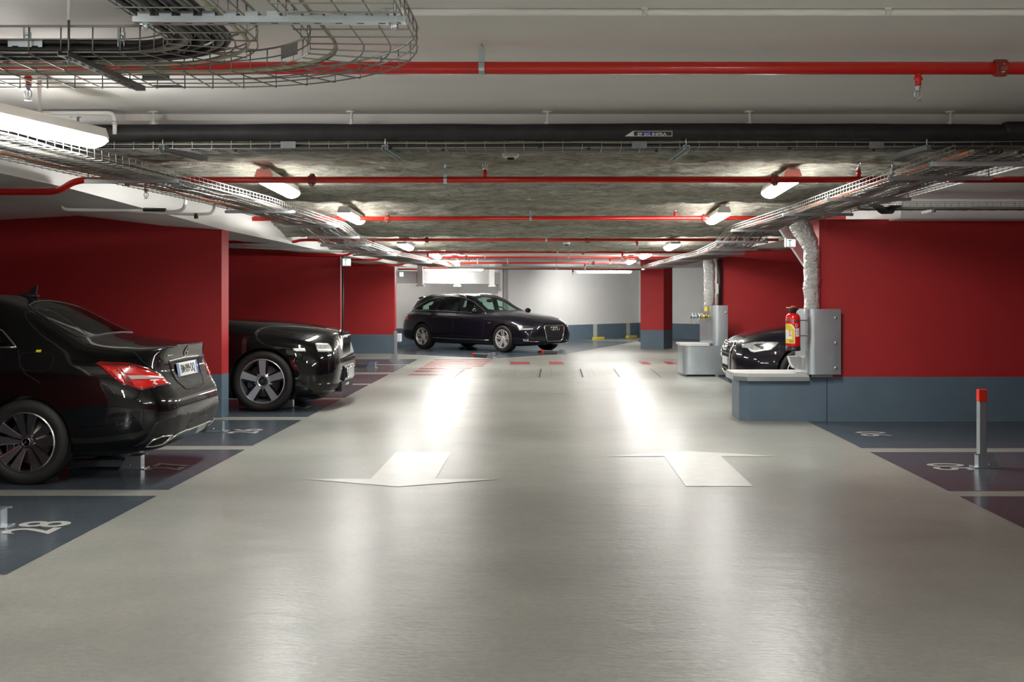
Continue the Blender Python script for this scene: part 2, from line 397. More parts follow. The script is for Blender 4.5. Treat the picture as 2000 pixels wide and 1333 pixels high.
# side soffits
def soffit(name, stations, m, label):
    """stations: (Y, [(X, Z)...]) lofted; last point sits at the outer wall"""
    mb = MB(); n = len(stations[0][1])
    for (y0, a), (y1, b) in zip(stations[:-1], stations[1:]):
        for i in range(n-1):
            mb.add([(a[i][0],y0,a[i][1]),(a[i+1][0],y0,a[i+1][1]),(b[i+1][0],y1,b[i+1][1]),(b[i][0],y1,b[i][1])], [(0,1,2,3)])
    return structure(mb.build(name, m, angle=30, fixn=False), label)
PA = [(-4.1,2.75),(-4.1,2.345),(-4.6,2.33),(-5.4,2.36),(-6.3,2.3),(-8.7,2.28)]
PB = [(-3.72,2.75),(-3.72,2.17),(-4.4,2.215),(-5.4,2.335),(-6.3,2.285),(-8.7,2.265)]
PC = [(-3.72,2.75),(-3.72,2.13),(-4.4,2.16),(-5.4,2.28),(-6.3,2.23),(-8.7,2.21)]
soffit('ceiling_left', [(-9.1,PA),(10.0,PA),(13.6,PB),(21,PC),(46.1,PC)], M['white'], 'white soffit over the left bays')
QA = [(3.85,2.75),(3.85,2.46),(5,2.455),(6,2.45),(8.7,2.45)]
QB = [(3.85,2.75),(3.85,2.25),(5,2.25),(6,2.25),(8.7,2.25)]
QC = [(3.4,2.75),(3.4,2.2),(5,2.2),(6,2.2),(8.7,2.2)]
soffit('ceiling_right', [(-9.1,QA),(12.75,QA),(12.8,QB),(14.5,QB),(17.0,QC),(20.6,QC),(46.1,QC)], M['white'], 'white soffit over the right bays')

# sprayed fire-proofing: lumpy coat over slab and round-bellied beams
def sprayed():
    m, nt, b = nodes('sprayed_fireproofing'); tc = N(nt, 'ShaderNodeTexCoord')
    mp = N(nt, 'ShaderNodeMapping'); mp.inputs['Scale'].default_value = (.45, 1, 1); nt.links.new(tc.outputs['Object'], mp.inputs['Vector'])
    n1 = N(nt, 'ShaderNodeTexNoise', Scale=3.4, Detail=8, Roughness=.68); n2 = N(nt, 'ShaderNodeTexNoise', Scale=16, Detail=8, Roughness=.75, Distortion=.6)
    for n in (n1, n2): nt.links.new(mp.outputs[0], n.inputs['Vector'])
    r = N(nt, 'ShaderNodeValToRGB'); r.color_ramp.elements[0].position = .3; r.color_ramp.elements[1].position = .62
    r.color_ramp.elements[0].color = (.56,.53,.44,1); r.color_ramp.elements[1].color = (.85,.85,.74,1)
    nt.links.new(n1.outputs['Fac'], r.inputs['Fac'])
    r2 = N(nt, 'ShaderNodeValToRGB'); r2.color_ramp.elements[0].position = .36; r2.color_ramp.elements[1].position = .54
    r2.color_ramp.elements[0].color = (.30,.27,.22,1); r2.color_ramp.elements[1].color = (1,1,1,1); nt.links.new(n2.outputs['Fac'], r2.inputs['Fac'])
    mx = N(nt, 'ShaderNodeMix', data_type='RGBA', blend_type='MULTIPLY'); mx.inputs['Factor'].default_value = .72
    nt.links.new(r.outputs['Color'], mx.inputs['A']); nt.links.new(r2.outputs['Color'], mx.inputs['B'])
    nt.links.new(mx.outputs['Result'], b.inputs['Base Color']); b.inputs['Roughness'].default_value = .95; b.inputs['Specular IOR Level'].default_value = .1
    bp = N(nt, 'ShaderNodeBump', Strength=1.0, Distance=.10); nt.links.new(n2.outputs['Fac'], bp.inputs['Height']); nt.links.new(bp.outputs['Normal'], b.inputs['Normal'])
    return m
M['spray'] = sprayed()
CEIL = [(8.06,2.515),(9.2,2.54),(11.0,2.54),(12.3,2.51),(13.2,2.46),(13.3,2.52),(13.6,2.545),(14.6,2.52),(15.7,2.43),(16.5,2.30),(16.9,2.245),(17.0,2.30),(17.3,2.36),(18.6,2.32),(19.8,2.22),(20.45,2.17),(20.5,2.24),(20.75,2.30)]
def ceil_z(Y): return float(np.interp(Y, [c[0] for c in CEIL], [c[1] for c in CEIL]))
def lumpy_ceiling():
    mb = MB(); xs = np.linspace(-4.2, 4.2, 260); ys = []
    for (a, _), (b, _) in zip(CEIL[:-1], CEIL[1:]): ys += list(np.linspace(a, b, max(2, int((b-a)/.035)+1))[:-1])
    ys.append(CEIL[-1][0]); vs = []
    for y in ys:
        z0 = ceil_z(y)
        for x in xs:
            z = z0 + .030*noise.noise(V(x*1.2, y*2.6, .3)) + .022*noise.noise(V(x*3.6, y*8, 5)) + .016*noise.noise(V(x*9, y*20, 9))
            vs.append((x, y, z))
    n = len(xs)
    mb.add(vs, [(i*n+k, i*n+k+1, (i+1)*n+k+1, (i+1)*n+k) for i in range(len(ys)-1) for k in range(n-1)], 0, True)
    return structure(mb.build('ceiling_sprayed', M['spray'], fixn=False), 'rough grey-beige sprayed fireproofing over the lane')
lumpy_ceiling()
# ================================================================== pipes
def jog(P, r=.09, k=5):
    """round the corners of a polyline"""
    P = [Vector(p) for p in P]; out = [P[0]]
    for a, b, c in zip(P[:-2], P[1:-1], P[2:]):
        d0 = min(r, (a-b).length*.45); d1 = min(r, (c-b).length*.45)
        s, e = b + (a-b).normalized()*d0, b + (c-b).normalized()*d1
        for i in range(k+1):
            t = i/k; out.append(s*(1-t)**2 + b*2*t*(1-t) + e*t*t)
    return out + [P[-1]]
def sprinkler(parent, p, up, r=.03):
    """stub and sprinkler head; up = +1 upright, -1 pendent"""
    s = MB(); p = Vector(p); z = Vector((0,0,up))
    s.cyl(p, p + z*.062, .0155, 14); s.cyl(p + z*.02, p + z*.034, .022, 14)
    stub = s.build('sprinkler_stub', M['redpipe'], parent)
    h = MB(); q = p + z*.062
    h.cyl(q, q + z*.012, .017, 6); h.cyl(q + z*.012, q + z*.024, .011, 10)
    for sx in (-1, 1):
        h.tube([q + z*.02 + V(sx*.009,0,0), q + z*.03 + V(sx*.0165,0,0), q + z*.05 + V(sx*.0165,0,0), q + z*.064 + V(sx*.003,0,0)], .003, 6)
    h.cyl(q + z*.024, q + z*.058, .0028, 6); h.cyl(q + z*.062, q + z*.069, .006, 8)
    h.lathe([(.0, .069*up), (.018, .069*up), (.018, .0715*up), (.0, .0715*up)], q, 'z', 14)
    h.build('sprinkler_head', M['zinc'], stub)
def coupling(parent, p, r, ang=0):
    """grooved pipe clamp: two ribbed half shells with ears and bolts"""
    c = MB(); p = Vector(p); x = V(1,0,0)
    c.lathe([(r*.9,-.03),(r*1.32,-.03),(r*1.38,-.018),(r*1.38,.018),(r*1.32,.03),(r*.9,.03)], p, 'x', 20)
    y, z = V(0,math.cos(ang),math.sin(ang)), V(0,-math.sin(ang),math.cos(ang))
    for s in (-1, 1): c.obox(p + y*s*r*1.55, x*.02, y*r*.35, z*r*.42)
    o = c.build('pipe_coupling', M['coupling'], parent, bevel=.003)
    for s in (-1, 1):
        b = MB(); q = p + y*s*r*1.6
        b.cyl(q - z*r*.85, q + z*r*.75, .006, 8); b.cyl(q - z*r*.72, q - z*r*.45, .011, 6); b.cyl(q + z*r*.45, q + z*r*.65, .010, 6)
        b.build('bolt', M['brass'], o)
def hanger(parent, p, r, ztop):
    h = MB(); p = Vector(p)
    pts = [p + V(0, (r+.003)*math.sin(a), -(r+.003)*math.cos(a)) for a in np.linspace(-2.4, 2.4, 15)]
    for a, b in zip(pts[:-1], pts[1:]): h.bar(a, b, .003, .03, up=(1,0,0)) if False else h.obox((a+b)/2, V(.014,0,0), (b-a)/2*1.05, (b-a).cross(V(1,0,0)).normalized()*.0018)
    t = p + V(0,0,r*1.0)
    for s in (-1, 1): h.obox(t + V(0,s*.012,.03), V(.014,0,0), V(0,.002,0), V(0,0,.034))
    h.cyl(t + V(0,0,.05), V(p.x, p.y, ztop), .005, 8); h.cyl(t + V(0,0,.062), t + V(0,0,.074), .011, 6)
    return h.build('pipe_hanger', M['zinc'], parent)
def red_pipe(label, pts, r, heads=(), couplings=(), hangers=(), n=14):
    y = Vector(pts[len(pts)//2]).y
    t = thing('sprinkler_pipe', label, 'pipe', (0,0,0), 0, 'red sprinkler pipes under the ceiling')
    m = MB(); m.tube(jog(pts, .1), r, n); m.build('pipe', M['redpipe'], t)
    def zat(X):
        for a, b in zip(pts[:-1], pts[1:]):
            if min(a[0],b[0]) <= X <= max(a[0],b[0]) and abs(b[0]-a[0]) > .2: return a[2] + (b[2]-a[2])*(X-a[0])/(b[0]-a[0])
        return pts[-1][2]
    for X, up in heads: sprinkler(t, (X, y, zat(X) + up*r*.8), up)
    for X in couplings: coupling(t, (X, y, zat(X)), r, .15 if r > .029 else 1.3)
    for X, zt in hangers: hanger(t, (X, y, zat(X)), r, zt)
    return t
red_pipe('thick bright red pipe nearest the viewpoint under the white ceiling', [(-5.2,5.75,2.545),(5.2,5.75,2.545)], .031,
         heads=((1.815,-1),(-2.53,-1)), couplings=(2.215,), hangers=((-.315,2.66),), n=20)
red_pipe('dark red pipe just beyond the black lagged pipe, stepping down at its left end', [(-8.2,9.8,2.285),(-4.06,9.8,2.285),(-3.92,9.8,2.383),(8.2,9.8,2.392)], .0275,
         heads=((-.51,1),(2.6,1),(-3.33,-1)), couplings=(-1.95,1.9,-3.48), hangers=((-.84,2.55),(2.88,2.55)))
red_pipe('third red pipe from the viewpoint, ending left with a step over the red wall', [(-5.8,14.9,2.32),(-4.25,14.9,2.285),(-4.08,14.9,2.378),(4.2,14.9,2.392)], .0275,
         heads=((-2.42,1),(1.63,1)), couplings=(-2.01,2.0), hangers=((-.2,2.5),(3.16,2.48)))
Ys = (17.25, 20.9, 24.0, 27.4, 31.0)
red_pipe('thin red pipe half hidden behind the second bellied beam', [(-5.0,Ys[0],2.185),(-3.7,Ys[0],2.185),(-3.6,Ys[0],2.215),(3.6,Ys[0],2.218)], .022, heads=((-2.54,-1),(1.33,-1)), couplings=(.6,-1.75), hangers=((0,2.36),(2.9,2.3)), n=10)
red_pipe('thin red pipe at the edge of the third bellied beam', [(-5.0,Ys[1],2.14),(-3.55,Ys[1],2.10),(-3.42,Ys[1],2.16),(3.4,Ys[1],2.16)], .022, heads=((-2.1,-1),(1.35,-1)), couplings=(-1.5,.65), hangers=((.2,2.3),), n=10)
red_pipe('bright red pipe below the far white ceiling, nearer of the pair above the estate car', [(-4.2,Ys[2],2.11),(-3.45,Ys[2],2.11),(-3.3,Ys[2],2.16),(2.6,Ys[2],2.155)], .022, heads=((1.3,-1),), couplings=(-1.63,1.6), hangers=((-1.25,2.3),(.45,2.3)), n=10)
red_pipe('bright red pipe below the far white ceiling, farther of the pair above the estate car', [(-4.6,Ys[3],2.085),(-3.4,Ys[3],2.085),(-3.28,Ys[3],2.13),(2.1,Ys[3],2.13)], .022, heads=((.9,-1),), couplings=(1.1,), hangers=((-1.6,2.3),(-.9,2.3),(1.0,2.3)), n=10)
red_pipe('farthest red pipe just in front of the white back wall', [(-3.9,Ys[4],2.055),(-3.3,Ys[4],2.055),(-3.2,Ys[4],2.08),(3.0,Ys[4],2.045)], .022, heads=((.7,-1),), hangers=((-1.7,2.3),(1.0,2.3)), n=10)

# black lagged pipe on white rods
t = thing('lagged_pipe', 'fat black lagged pipe across the whole lane below the white ceiling', 'pipe', (0,0,0))
bp = MB(); P = []; R = []
for k in range(161):
    x = -6 + 12*k/160; w = noise.noise(V(x*2.1, 1, 3)); w2 = noise.noise(V(x*.5, 7, 1))
    P.append((x, 7.86, 2.516 + .006*w2 - .004*(x/4) + (0.006*x*.25))); R.append(.058 + .0035*w)
bp.tube(P, R, 18); bp.build('lagging', M['foam'], t)
sl = MB(); sl.tube([(3.05,7.86,2.527),(3.08,7.86,2.528),(3.6,7.86,2.53),(5.9,7.86,2.53)], [.056,.062,.061,.06], 18); sl.build('lagging_sleeve', M['foam'], t)
for X in (-2.62, -1.3, .01, 1.36, 2.70):
    h = MB(); z = 2.57
    h.cyl((X,7.86,z-.005), (X,7.86,2.655), .009, 10); h.lathe([(0,2.648),(.034,2.650),(.036,2.657),(0,2.658)], (X,7.86,0), 'z', 18); h.cyl((X,7.86,z-.008),(X,7.86,z+.016),.014,10)
    h.tube([(X-.03,7.86,z-.004),(X-.014,7.86,z+.012),(X+.014,7.86,z+.012),(X+.03,7.86,z-.004)], .006, 6)
    h.build('hanger_rod', M['white'], t)
# pipe label plate reading along the pipe
lb = MB(); lx0, lx1 = .52, .835; ly = 7.80; z0, z1 = 2.483, 2.519
lb.prism([(lx0+.055, z1),(lx1, z1),(lx1, z0),(lx0+.055, z0),(lx0, z0)], (0, ly, 0), (1,0,0), (0,0,1), (0,.004,0))
plate = lb.build('pipe_label', M['lettering'], t)
g = MB(); g.prism([(lx0+.06, z1-.004),(lx1-.005, z1-.004),(lx1-.005, z0+.004),(lx0+.06, z0+.004)], (0, ly-.001, 0), (1,0,0), (0,0,1), (0,.002,0)); g.build('label_field', M['labelgreen'], plate)
g = MB(); g.prism([(lx0+.125, z1-.004),(lx0+.19, z1-.004),(lx0+.19, z0+.004),(lx0+.125, z0+.004)], (0, ly-.0016, 0), (1,0,0), (0,0,1), (0,.002,0)); g.build('label_stripe', M['labelblue'], plate)
tx = place(text_mesh('EF SG INFRA', .026, .0006, .0006, sx=1.35), ((lx0+lx1)/2+.022, ly-.0028, 2.4965), (1,0,0), (0,0,1)); tx.build('label_lettering', M['lettering'], plate)

# thin white conduit on the ceiling near the top of the view
t = thing('conduit', 'thin white conduit clipped to the ceiling nearest the viewpoint', 'conduit', (0,0,0))
c = MB(); c.tube([(-.70,5.02,2.645),(.4,5.02,2.642),(3.84,5.03,2.645)], .015, 12); c.build('conduit_tube', M['white'], t)
for X in (-.61, .42, 1.455):
    k = MB(); k.lathe([(.0155,-.012),(.0185,-.012),(.0185,.012),(.0155,.012)], (X,5.02,2.644), 'x', 14); k.box(X-.018,X+.012,5.0,5.035,2.652,2.662); k.build('conduit_clip', M['plasticw'], t)
t = thing('conduit', 'thin white conduit dropping beside the nearest ceiling lamp', 'conduit', (0,0,0))
c = MB(); c.tube(jog([(-3.35,7.75,2.63),(-2.84,7.75,2.63),(-2.84,7.75,2.49)], .05), .014, 10); c.build('conduit_tube', M['white'], t)
c = MB(); c.cyl((-2.84,7.75,2.55),(-2.84,7.75,2.575),.018,10); c.build('conduit_socket', M['pale'], t)
# conduits crossing below the left soffit with a black joint
t = thing('conduit', 'pair of white conduits under the left soffit with a black coupling', 'conduit', (0,0,0))
c = MB(); c.tube(jog([(-4.62,11.2,2.265),(-4.58,11.2,2.235),(-3.53,11.2,2.215),(-3.44,11.2,2.24),(-3.42,11.2,2.42)], .05), .016, 10)
c.tube(jog([(-4.35,11.2,2.23),(-3.35,11.2,2.19),(-3.17,11.2,2.20),(-3.13,11.2,2.40)], .05), .014, 10); c.build('conduit_tube', M['white'], t)
c = MB(); c.cyl((-3.83,11.2,2.233),(-3.62,11.2,2.228),.022,10); c.cyl((-3.33,11.2,2.20),(-3.33,11.2,2.15),.02,10); c.build('conduit_joint', M['plasticb'], t)
t = thing('conduit', 'pale conduit below the left soffit over the middle red wall', 'conduit', (0,0,0))
c = MB(); c.tube([(-5.0,18.5,2.16),(-4.6,18.5,2.15),(-3.75,18.5,2.11),(-3.0,18.5,2.08)], .018, 10); c.build('conduit_tube', M['white'], t)

# ================================================================== wire cable trays
def frame_at(P, i):
    a = P[max(0, i-1)]; b = P[min(len(P)-1, i+1)]; t = (b-a).normalized(); s = t.cross(V(0,0,1)).normalized(); return t, s
def resample(P, step):
    P = [Vector(p) for p in P]; out = [P[0]]; acc = 0
    for a, b in zip(P[:-1], P[1:]):
        L = (b-a).length; d = step - acc
        while d <= L: out.append(a.lerp(b, d/L)); d += step
        acc = L - (d - step)
    return out
def wire_tray(label, path, w, h, nb=5, rw=.0025, step=.1, brackets=(), cables=(), rods=None, n=5, side=2, wm='wire', rail=.003):
    """welded wire basket tray: U-shaped cross wires on long wires; brackets: (arc fraction, extra)"""
    t = thing('cable_tray', label, 'cable tray', (0,0,0), 0, 'wire cable trays under the ceiling')
    P = [Vector(p) for p in path]; m = MB()
    def off(s_, z_): return [P[i] + frame_at(P, i)[1]*s_ + V(0,0,z_) for i in range(len(P))]
    for k in range(nb): m.tube(off(-w/2 + w*k/(nb-1), 0), rw, n)
    for s in (-1, 1):
        for k in range(1, side+1): m.tube(off(s*w/2, h*k/side), rw if k < side else rail, n)
    C = resample(P, step)
    for i in range(len(C)):
        tt, s = frame_at(C, i); c = C[i] - V(0,0,rw*1.6)
        m.tube([c - s*w/2 + V(0,0,h), c - s*(w/2+rw), c + s*(w/2+rw), c + s*w/2 + V(0,0,h)], rw, n)
    m.build('wire_basket', M[wm], t, fixn=False)
    for k, (s_, z_, r, mm, wob) in enumerate(cables):
        cb = MB(); Q = []
        for i in range(len(P)):
            tt, s = frame_at(P, i); q = P[i]
            Q.append(q + s*(s_ + wob*noise.noise(q*1.1 + V(k*3.3,0,0))) + V(0,0,z_ + r + wob*.4*(noise.noise(q*1.7 + V(0,k*2.1,0))+.4)))
        cb.tube(Q, r, 6); cb.build('cable', M[mm], t)
    for fr in brackets:
        i = min(len(P)-1, max(0, int(round(fr*(len(P)-1))))); tt, s = frame_at(P, i); c = P[i] - V(0,0,.004)
        b = MB(); L = w/2 + .05; up = V(0,0,1)
        b.obox(c - up*.004, s*L, tt*.021, up*.0015)
        for q in (-1, 1): b.obox(c - up*.016 + tt*.0205*q, s*L, tt*.0015, up*.014)
        for q in (-1, 1): b.cyl(c + s*(L-.02)*q - up*.03, c + s*(L-.02)*q + up*.012, .007, 6)
        bo = b.build('support_bracket', M['zinc'], t)
        if rods is not None:
            r = MB(); e = c + s*(L-.02)*rods[0]
            r.cyl(e - up*.03, V(e.x, e.y, rods[1] if rods[1] else ceil_z(e.y)+.01), .0045, 6); r.build('hanger_rod', M['zincdark'], bo)
    return t
def lin(a, b, k): a, b = Vector(a), Vector(b); return [a.lerp(b, i/k) for i in range(k+1)]
# long trays beside the lane (they follow the lamps)
def row(pts, k=24): 
    out = []
    for a, b in zip(pts[:-1], pts[1:]): out += lin(a, b, k)[:-1]
    return out + [Vector(pts[-1])]
LT = row([(-3.22,5.6,2.285),(-3.02,8.2,2.275),(-2.88,11,2.28),(-2.86,15,2.27),(-2.82,16.6,2.12),(-2.74,18.8,2.062),(-2.55,28.5,2.06)])
wire_tray('long wire cable tray along the left of the lane beside the ceiling lamps', LT, .60, .06, nb=9, rw=.0026, step=.1, n=4, brackets=(.19,.37,.47,.575,.66,.77,.83,.92),
          cables=((-.2,0,.009,'cableorange',.04),(-.24,.004,.011,'cablegrey',.05),(-.12,.004,.012,'cable',.05),(-.05,.0,.014,'cable',.05),(.04,.0,.011,'cablegrey',.05),(.12,0,.013,'cable',.06),(.2,.0,.012,'cablepale',.05),(.25,0,.01,'cable',.03),(.0,.024,.011,'cable',.06)), rods=(-1, None))
RT = row([(2.82,7.2,2.29),(2.82,9.9,2.285),(2.85,12,2.285),(2.76,16,2.27),(2.75,17,2.11),(2.74,19,2.06),(2.70,29.0,2.05)])
wire_tray('long wire cable tray along the right of the lane above the steel guards', RT, .64, .06, nb=9, rw=.0026, step=.1, n=4, brackets=(.02,.075,.2,.35,.47,.6,.7,.79,.88,.95),
          cables=((-.24,0,.009,'cableorange',.03),(-.2,.004,.011,'cablegrey',.05),(-.12,.004,.012,'cable',.05),(-.05,.0,.013,'cable',.05),(.05,.0,.011,'cablegrey',.05),(.13,0,.013,'cable',.06),(.22,.0,.012,'cable',.05)), rods=(1, None))
# cross tray under the black pipe
CT = lin((-3.4,8.0,2.405), (4.6,8.0,2.43), 60)
wire_tray('cross cable tray hanging just below the black lagged pipe', CT, .30, .06, nb=6, rw=.0024, step=.13, n=4, brackets=(),
          cables=tuple((-.13+.0235*k, 0 if k % 2 else .012, .0115, ('cable','cablegrey','cable','cable','cablepale','cable')[k%6], .02) for k in range(12)), rods=None)
tr = [o for o in bpy.data.objects if o.get('label', '').startswith('cross cable tray')][0]
for X, q in ((-1.07,.06),(.93,-.06),(2.53,-.14),(-2.55,.16)):                 # perforated rails that carry the cross tray
    b = MB(); a0, a1 = V(X,7.80,2.425), V(X+q,8.25,2.40); t_ = (a1-a0).normalized(); s = V(0,0,1).cross(t_)
    b.bar(a0, a1, .041, .0025)
    for e in (-1, 1): b.bar(a0+s*e*.02+V(0,0,-.016), a1+s*e*.02+V(0,0,-.016), .0025, .034)
    for k in range(9): b.bar(a0.lerp(a1,(k+.3)/9)-V(0,0,.002), a0.lerp(a1,(k+.65)/9)-V(0,0,.002), .012, .003, 1)
    b.cyl(a0+V(0,.03,-.03), a0+V(0,.03,.09), .005, 6)
    b.build('support_rail', [M['zinc'], M['joint']], tr)
for X in (-1.72, .62, 2.2):
    b = MB(); b.box(X-.05,X+.05,7.843,7.847,2.41,2.455); b.build('splice_plate', M['zincdark'], tr)
for k in range(16):
    X = -2.9 + .46*k + .1*math.sin(k*2.3); b = MB(); b.ball((X,7.85+.02*math.sin(k),2.42-.012*(k%3)), .012, .01, .009, 8, 5); b.build('cable_tie', M['plasticb'], tr)
# branch tray running right from the long right tray, above the red wall
BT = lin((3.15,11.9,2.285), (5.6,11.9,2.285), 24)
wire_tray('short wire cable tray branching right above the bright red wall', BT, .22, .07, nb=5, rw=.003, step=.14, n=4, brackets=(.3,), cables=((-.05,0,.011,'cable',.02),(.02,0,.012,'cable',.02),(.06,0,.01,'cablegrey',.02)), rods=None)
lp_ = MB()
for k in range(5):
    q = V(3.28+.02*k, 11.75-.01*k, 2.29); lp_.tube(smooth_path([q+V(-.2,.0,.06), q+V(-.05,-.04,.02), q+V(.06,-.03,-.055), q+V(.13,.05,.0), q+V(.2,.1,.03)], 5), .009, 6)
tag(lp_.build('cable_bundle', M['cable']), 'looped bundle of black cables where the branch tray leaves the right tray', 'cables')
# far cross tray near the back wall
wire_tray('far cross cable tray in front of the back wall', lin((-2.4,28.8,2.03), (2.9,28.8,2.03), 20), .35, .06, nb=5, rw=.003, step=.3, n=4, brackets=(.1,.5,.9), cables=((0,0,.02,'cableorange',.02),(.08,0,.02,'cablegrey',.02)), rods=(1, 2.29))
# near tray: comes out of the left, sweeps round towards the viewpoint
def sweep(y0, xc, R, z):
    out = lin((-4.05,y0,z), (xc-R,y0,z), 22)[:-1]
    c = V(xc-R, y0-R, z)
    out += [c + V(R*math.sin(a), R*math.cos(a), 0) for a in np.linspace(0, PI/2, 16)]
    return out + lin((xc,y0-R-.05,z), (xc,-5,z), 40)
NT = sweep(4.95, -1.29, .45, 2.425)
near_cables = [(.155-.027*k, .001+.010*(k%2), .011+.003*(k%3), ('cable','cable','cablegrey','cable','cable')[k%5], .02) for k in range(9)] + [(.14-.035*k, .030, .013, 'cable', .03) for k in range(5)] + [(-.14,0,.008,'cablepale',.02)]
nt_ = wire_tray('wire cable tray full of black cables nearest the viewpoint, bending up from the left edge', NT, .34, .105, nb=5, rw=.0032, step=.13, n=6, side=2, wm='wire', rail=.0052, cables=near_cables)
def c_rail(a, b, w=.041, hgt=.021, teeth=0):
    m = MB(); a, b = Vector(a), Vector(b); t_ = (b-a).normalized(); s = t_.cross(V(0,0,1)).normalized(); L = (b-a).length
    m.bar(a, b, w, .002)
    for e in (-1, 1): m.bar(a+s*e*w/2+V(0,0,hgt/2), b+s*e*w/2+V(0,0,hgt/2), .002, hgt)
    for k in range(int(L/.075)):
        q = a + t_*(.04+.075*k)
        if teeth:
            for e in (-1, 1): m.obox(q+s*e*(w/2)+V(0,0,hgt+.008), t_*.022, s*.0012, V(0,0,.009)); m.obox(q+s*e*(w/2-.006)+V(0,0,hgt+.016), t_*.022, s*.007, V(0,0,.0012))
        m.bar(q-t_*.012-V(0,0,.0012), q+t_*.012-V(0,0,.0012), .01, .001, 1)
    return m
c_rail((-1.44,4.12,2.392), (-.49,4.12,2.392), .05, .02, 1).build('toothed_rail', [M['zinc'], M['joint']], nt_, bevel=.001)
c_rail((-1.93,4.70,2.395), (-1.90,5.52,2.395)).build('support_rail', [M['zincdark'], M['joint']], nt_)
b = MB(); b.cyl((-1.93,4.76,2.37),(-1.93,4.76,2.55),.005,8); b.cyl((-1.93,4.76,2.385),(-1.93,4.76,2.40),.011,6); b.build('threaded_rod', M['zincdark'], nt_)
b = MB(); b.cyl((-1.93,4.76,2.55),(-1.93,4.76,2.66),.0075,8); b.build('rod_sleeve', M['white'], nt_)
for X in (-.53, -1.40):
    b = MB(); b.cyl((X,4.12,2.365),(X,4.12,2.66),.005,8); b.cyl((X,4.12,2.372),(X,4.12,2.390),.012,6); b.lathe([(0,2.388),(.022,2.388),(.022,2.391),(0,2.391)],(X,4.12,0),'z',14); b.build('threaded_rod', M['zinc'], nt_)
for X in (-2.12, -1.735, -1.545, -1.49):                                         # clamp plates on the near rail
    b = MB(); b.box(X-.016,X+.016,4.806,4.814,2.475,2.512); b.cyl((X,4.80,2.493),(X,4.815,2.493),.009,8)
    for e in (-.012,.012): b.tube([(X+e,4.815,2.535),(X+e,4.806,2.53),(X+e,4.806,2.425)], .003, 6)
    b.build('clamp_plate', M['zinc'], nt_, bevel=.002)
b = MB(); b.box(-2.195,-2.055,4.80,4.804,2.43,2.478); b.box(-2.195,-2.055,4.80,4.812,2.476,2.479)
for e in (-2.165,-2.085): b.box(e-.012,e+.012,4.798,4.8005,2.447,2.455,1)
b.build('splice_plate', [M['zinc'], M['joint']], nt_)
b = MB(); b.box(-1.86,-1.735,5.42,5.424,2.425,2.49); b.box(-1.80,-1.68,5.40,5.45,2.398,2.402); b.build('splice_plate', M['zincdark'], nt_)
b = MB(); b.bar((-1.125,5.0,2.465),(-1.035,4.895,2.465),.003,.05); b.build('corner_plate', M['zincdark'], nt_)
# second, nearly empty tray running along the outside of the first
wire_tray('nearly empty wire cable tray sweeping round the outside of the cable filled near tray', sweep(5.36, -.715, .80, 2.42), .42, .075, nb=5, rw=.0030, step=.13, n=6, wm='wire', rail=.0045, cables=((.11,0,.008,'cablepale',.015),))

# ================================================================== ceiling lamps
def make_lamp():
    t = thing('ceiling_lamp', '', 'lamp')
    L = 1.56; h = MB()
    sec = [(-.074,-.004),(-.078,.02),(-.055,.08),(.055,.08),(.078,.02),(.074,-.004)]
    h.prism(sec, (0,-L/2,0), (1,0,0), (0,0,1), (0,L,0)); h.build('lamp_housing', M['plasticw'], t, bevel=.008)
    d = MB(); vs = []; ring = [(math.cos(a)*.080, .004-math.sin(a)*.054) for a in np.linspace(-.07, PI+.07, 13)]
    ys = [(-L/2+.0,.35),(-L/2+.02,.8),(-L/2+.05,1),(L/2-.05,1),(L/2-.02,.8),(L/2,.35)]
    for y, s in ys: vs += [(a*(.85+.15*s), y, b*s) for a, b in ring]
    n = len(ring); fs = [(i*n+k, i*n+k+1, (i+1)*n+k+1, (i+1)*n+k) for i in range(len(ys)-1) for k in range(n-1)]
    fs += [tuple(range(n)), tuple((len(ys)-1)*n+k for k in reversed(range(n)))]
    d.add(vs, fs, 0, True); d.build('lamp_diffuser', M['tube'], t)
    for y in (-.55, .55):
        b = MB(); b.bar((0,y,.07), (0,y,.12), .03, .03); b.box(-.03,.03,y-.02,y+.02,.112,.118); b.build('lamp_bracket', M['zinc'], t)
    return t
lamps = [(-2.74,7.19,2.372,-.19,'left',1),(-2.48,11.5,2.412,.06,'left',2),(-2.46,15.5,2.385,.04,'left',3),(-2.28,19.6,2.185,.04,'left',4),(-2.18,23.7,2.16,.03,'left',5),(-2.12,27.9,2.15,.03,'left',6),
         (2.175,11.5,2.412,-.06,'right',1),(2.17,15.5,2.385,-.04,'right',2),(2.03,19.6,2.185,-.03,'right',3),(1.94,23.7,2.16,-.02,'right',4),(1.95,27.8,2.15,-.02,'right',5),
         (-2.95,2.4,2.33,0,'nl',0),(2.75,2.4,2.33,0,'nr',0),(-2.9,.2,2.33,0,'nl',0),(2.75,.2,2.33,0,'nr',0),(-2.9,-2.4,2.33,0,'nl',0),(2.75,-2.4,2.33,0,'nr',0),(0,-1.2,2.33,0,'nl',0)]  # unseen lamps; the middle pair and centre one are added to brighten the near ceiling
order = ('', 'first', 'second', 'third', 'fourth', 'fifth', 'sixth')
proto = None
for (x, y, z, yaw, side, k) in lamps:
    o = make_lamp() if proto is None else copy_tree(proto); proto = proto or o
    d = V(math.sin(-yaw), math.cos(yaw), 0)
    o.location = V(x, y, z) - d*.78; o.rotation_euler = (0, 0, yaw); o['group'] = 'tube lamps along the ceiling'
    o['label'] = ('lit ceiling tube lamp, %s from the viewpoint in the %s row' % (order[k], side)) if k else 'unseen ceiling tube lamp near the viewpoint, lighting the near end'
hr = [c for c in proto.children]
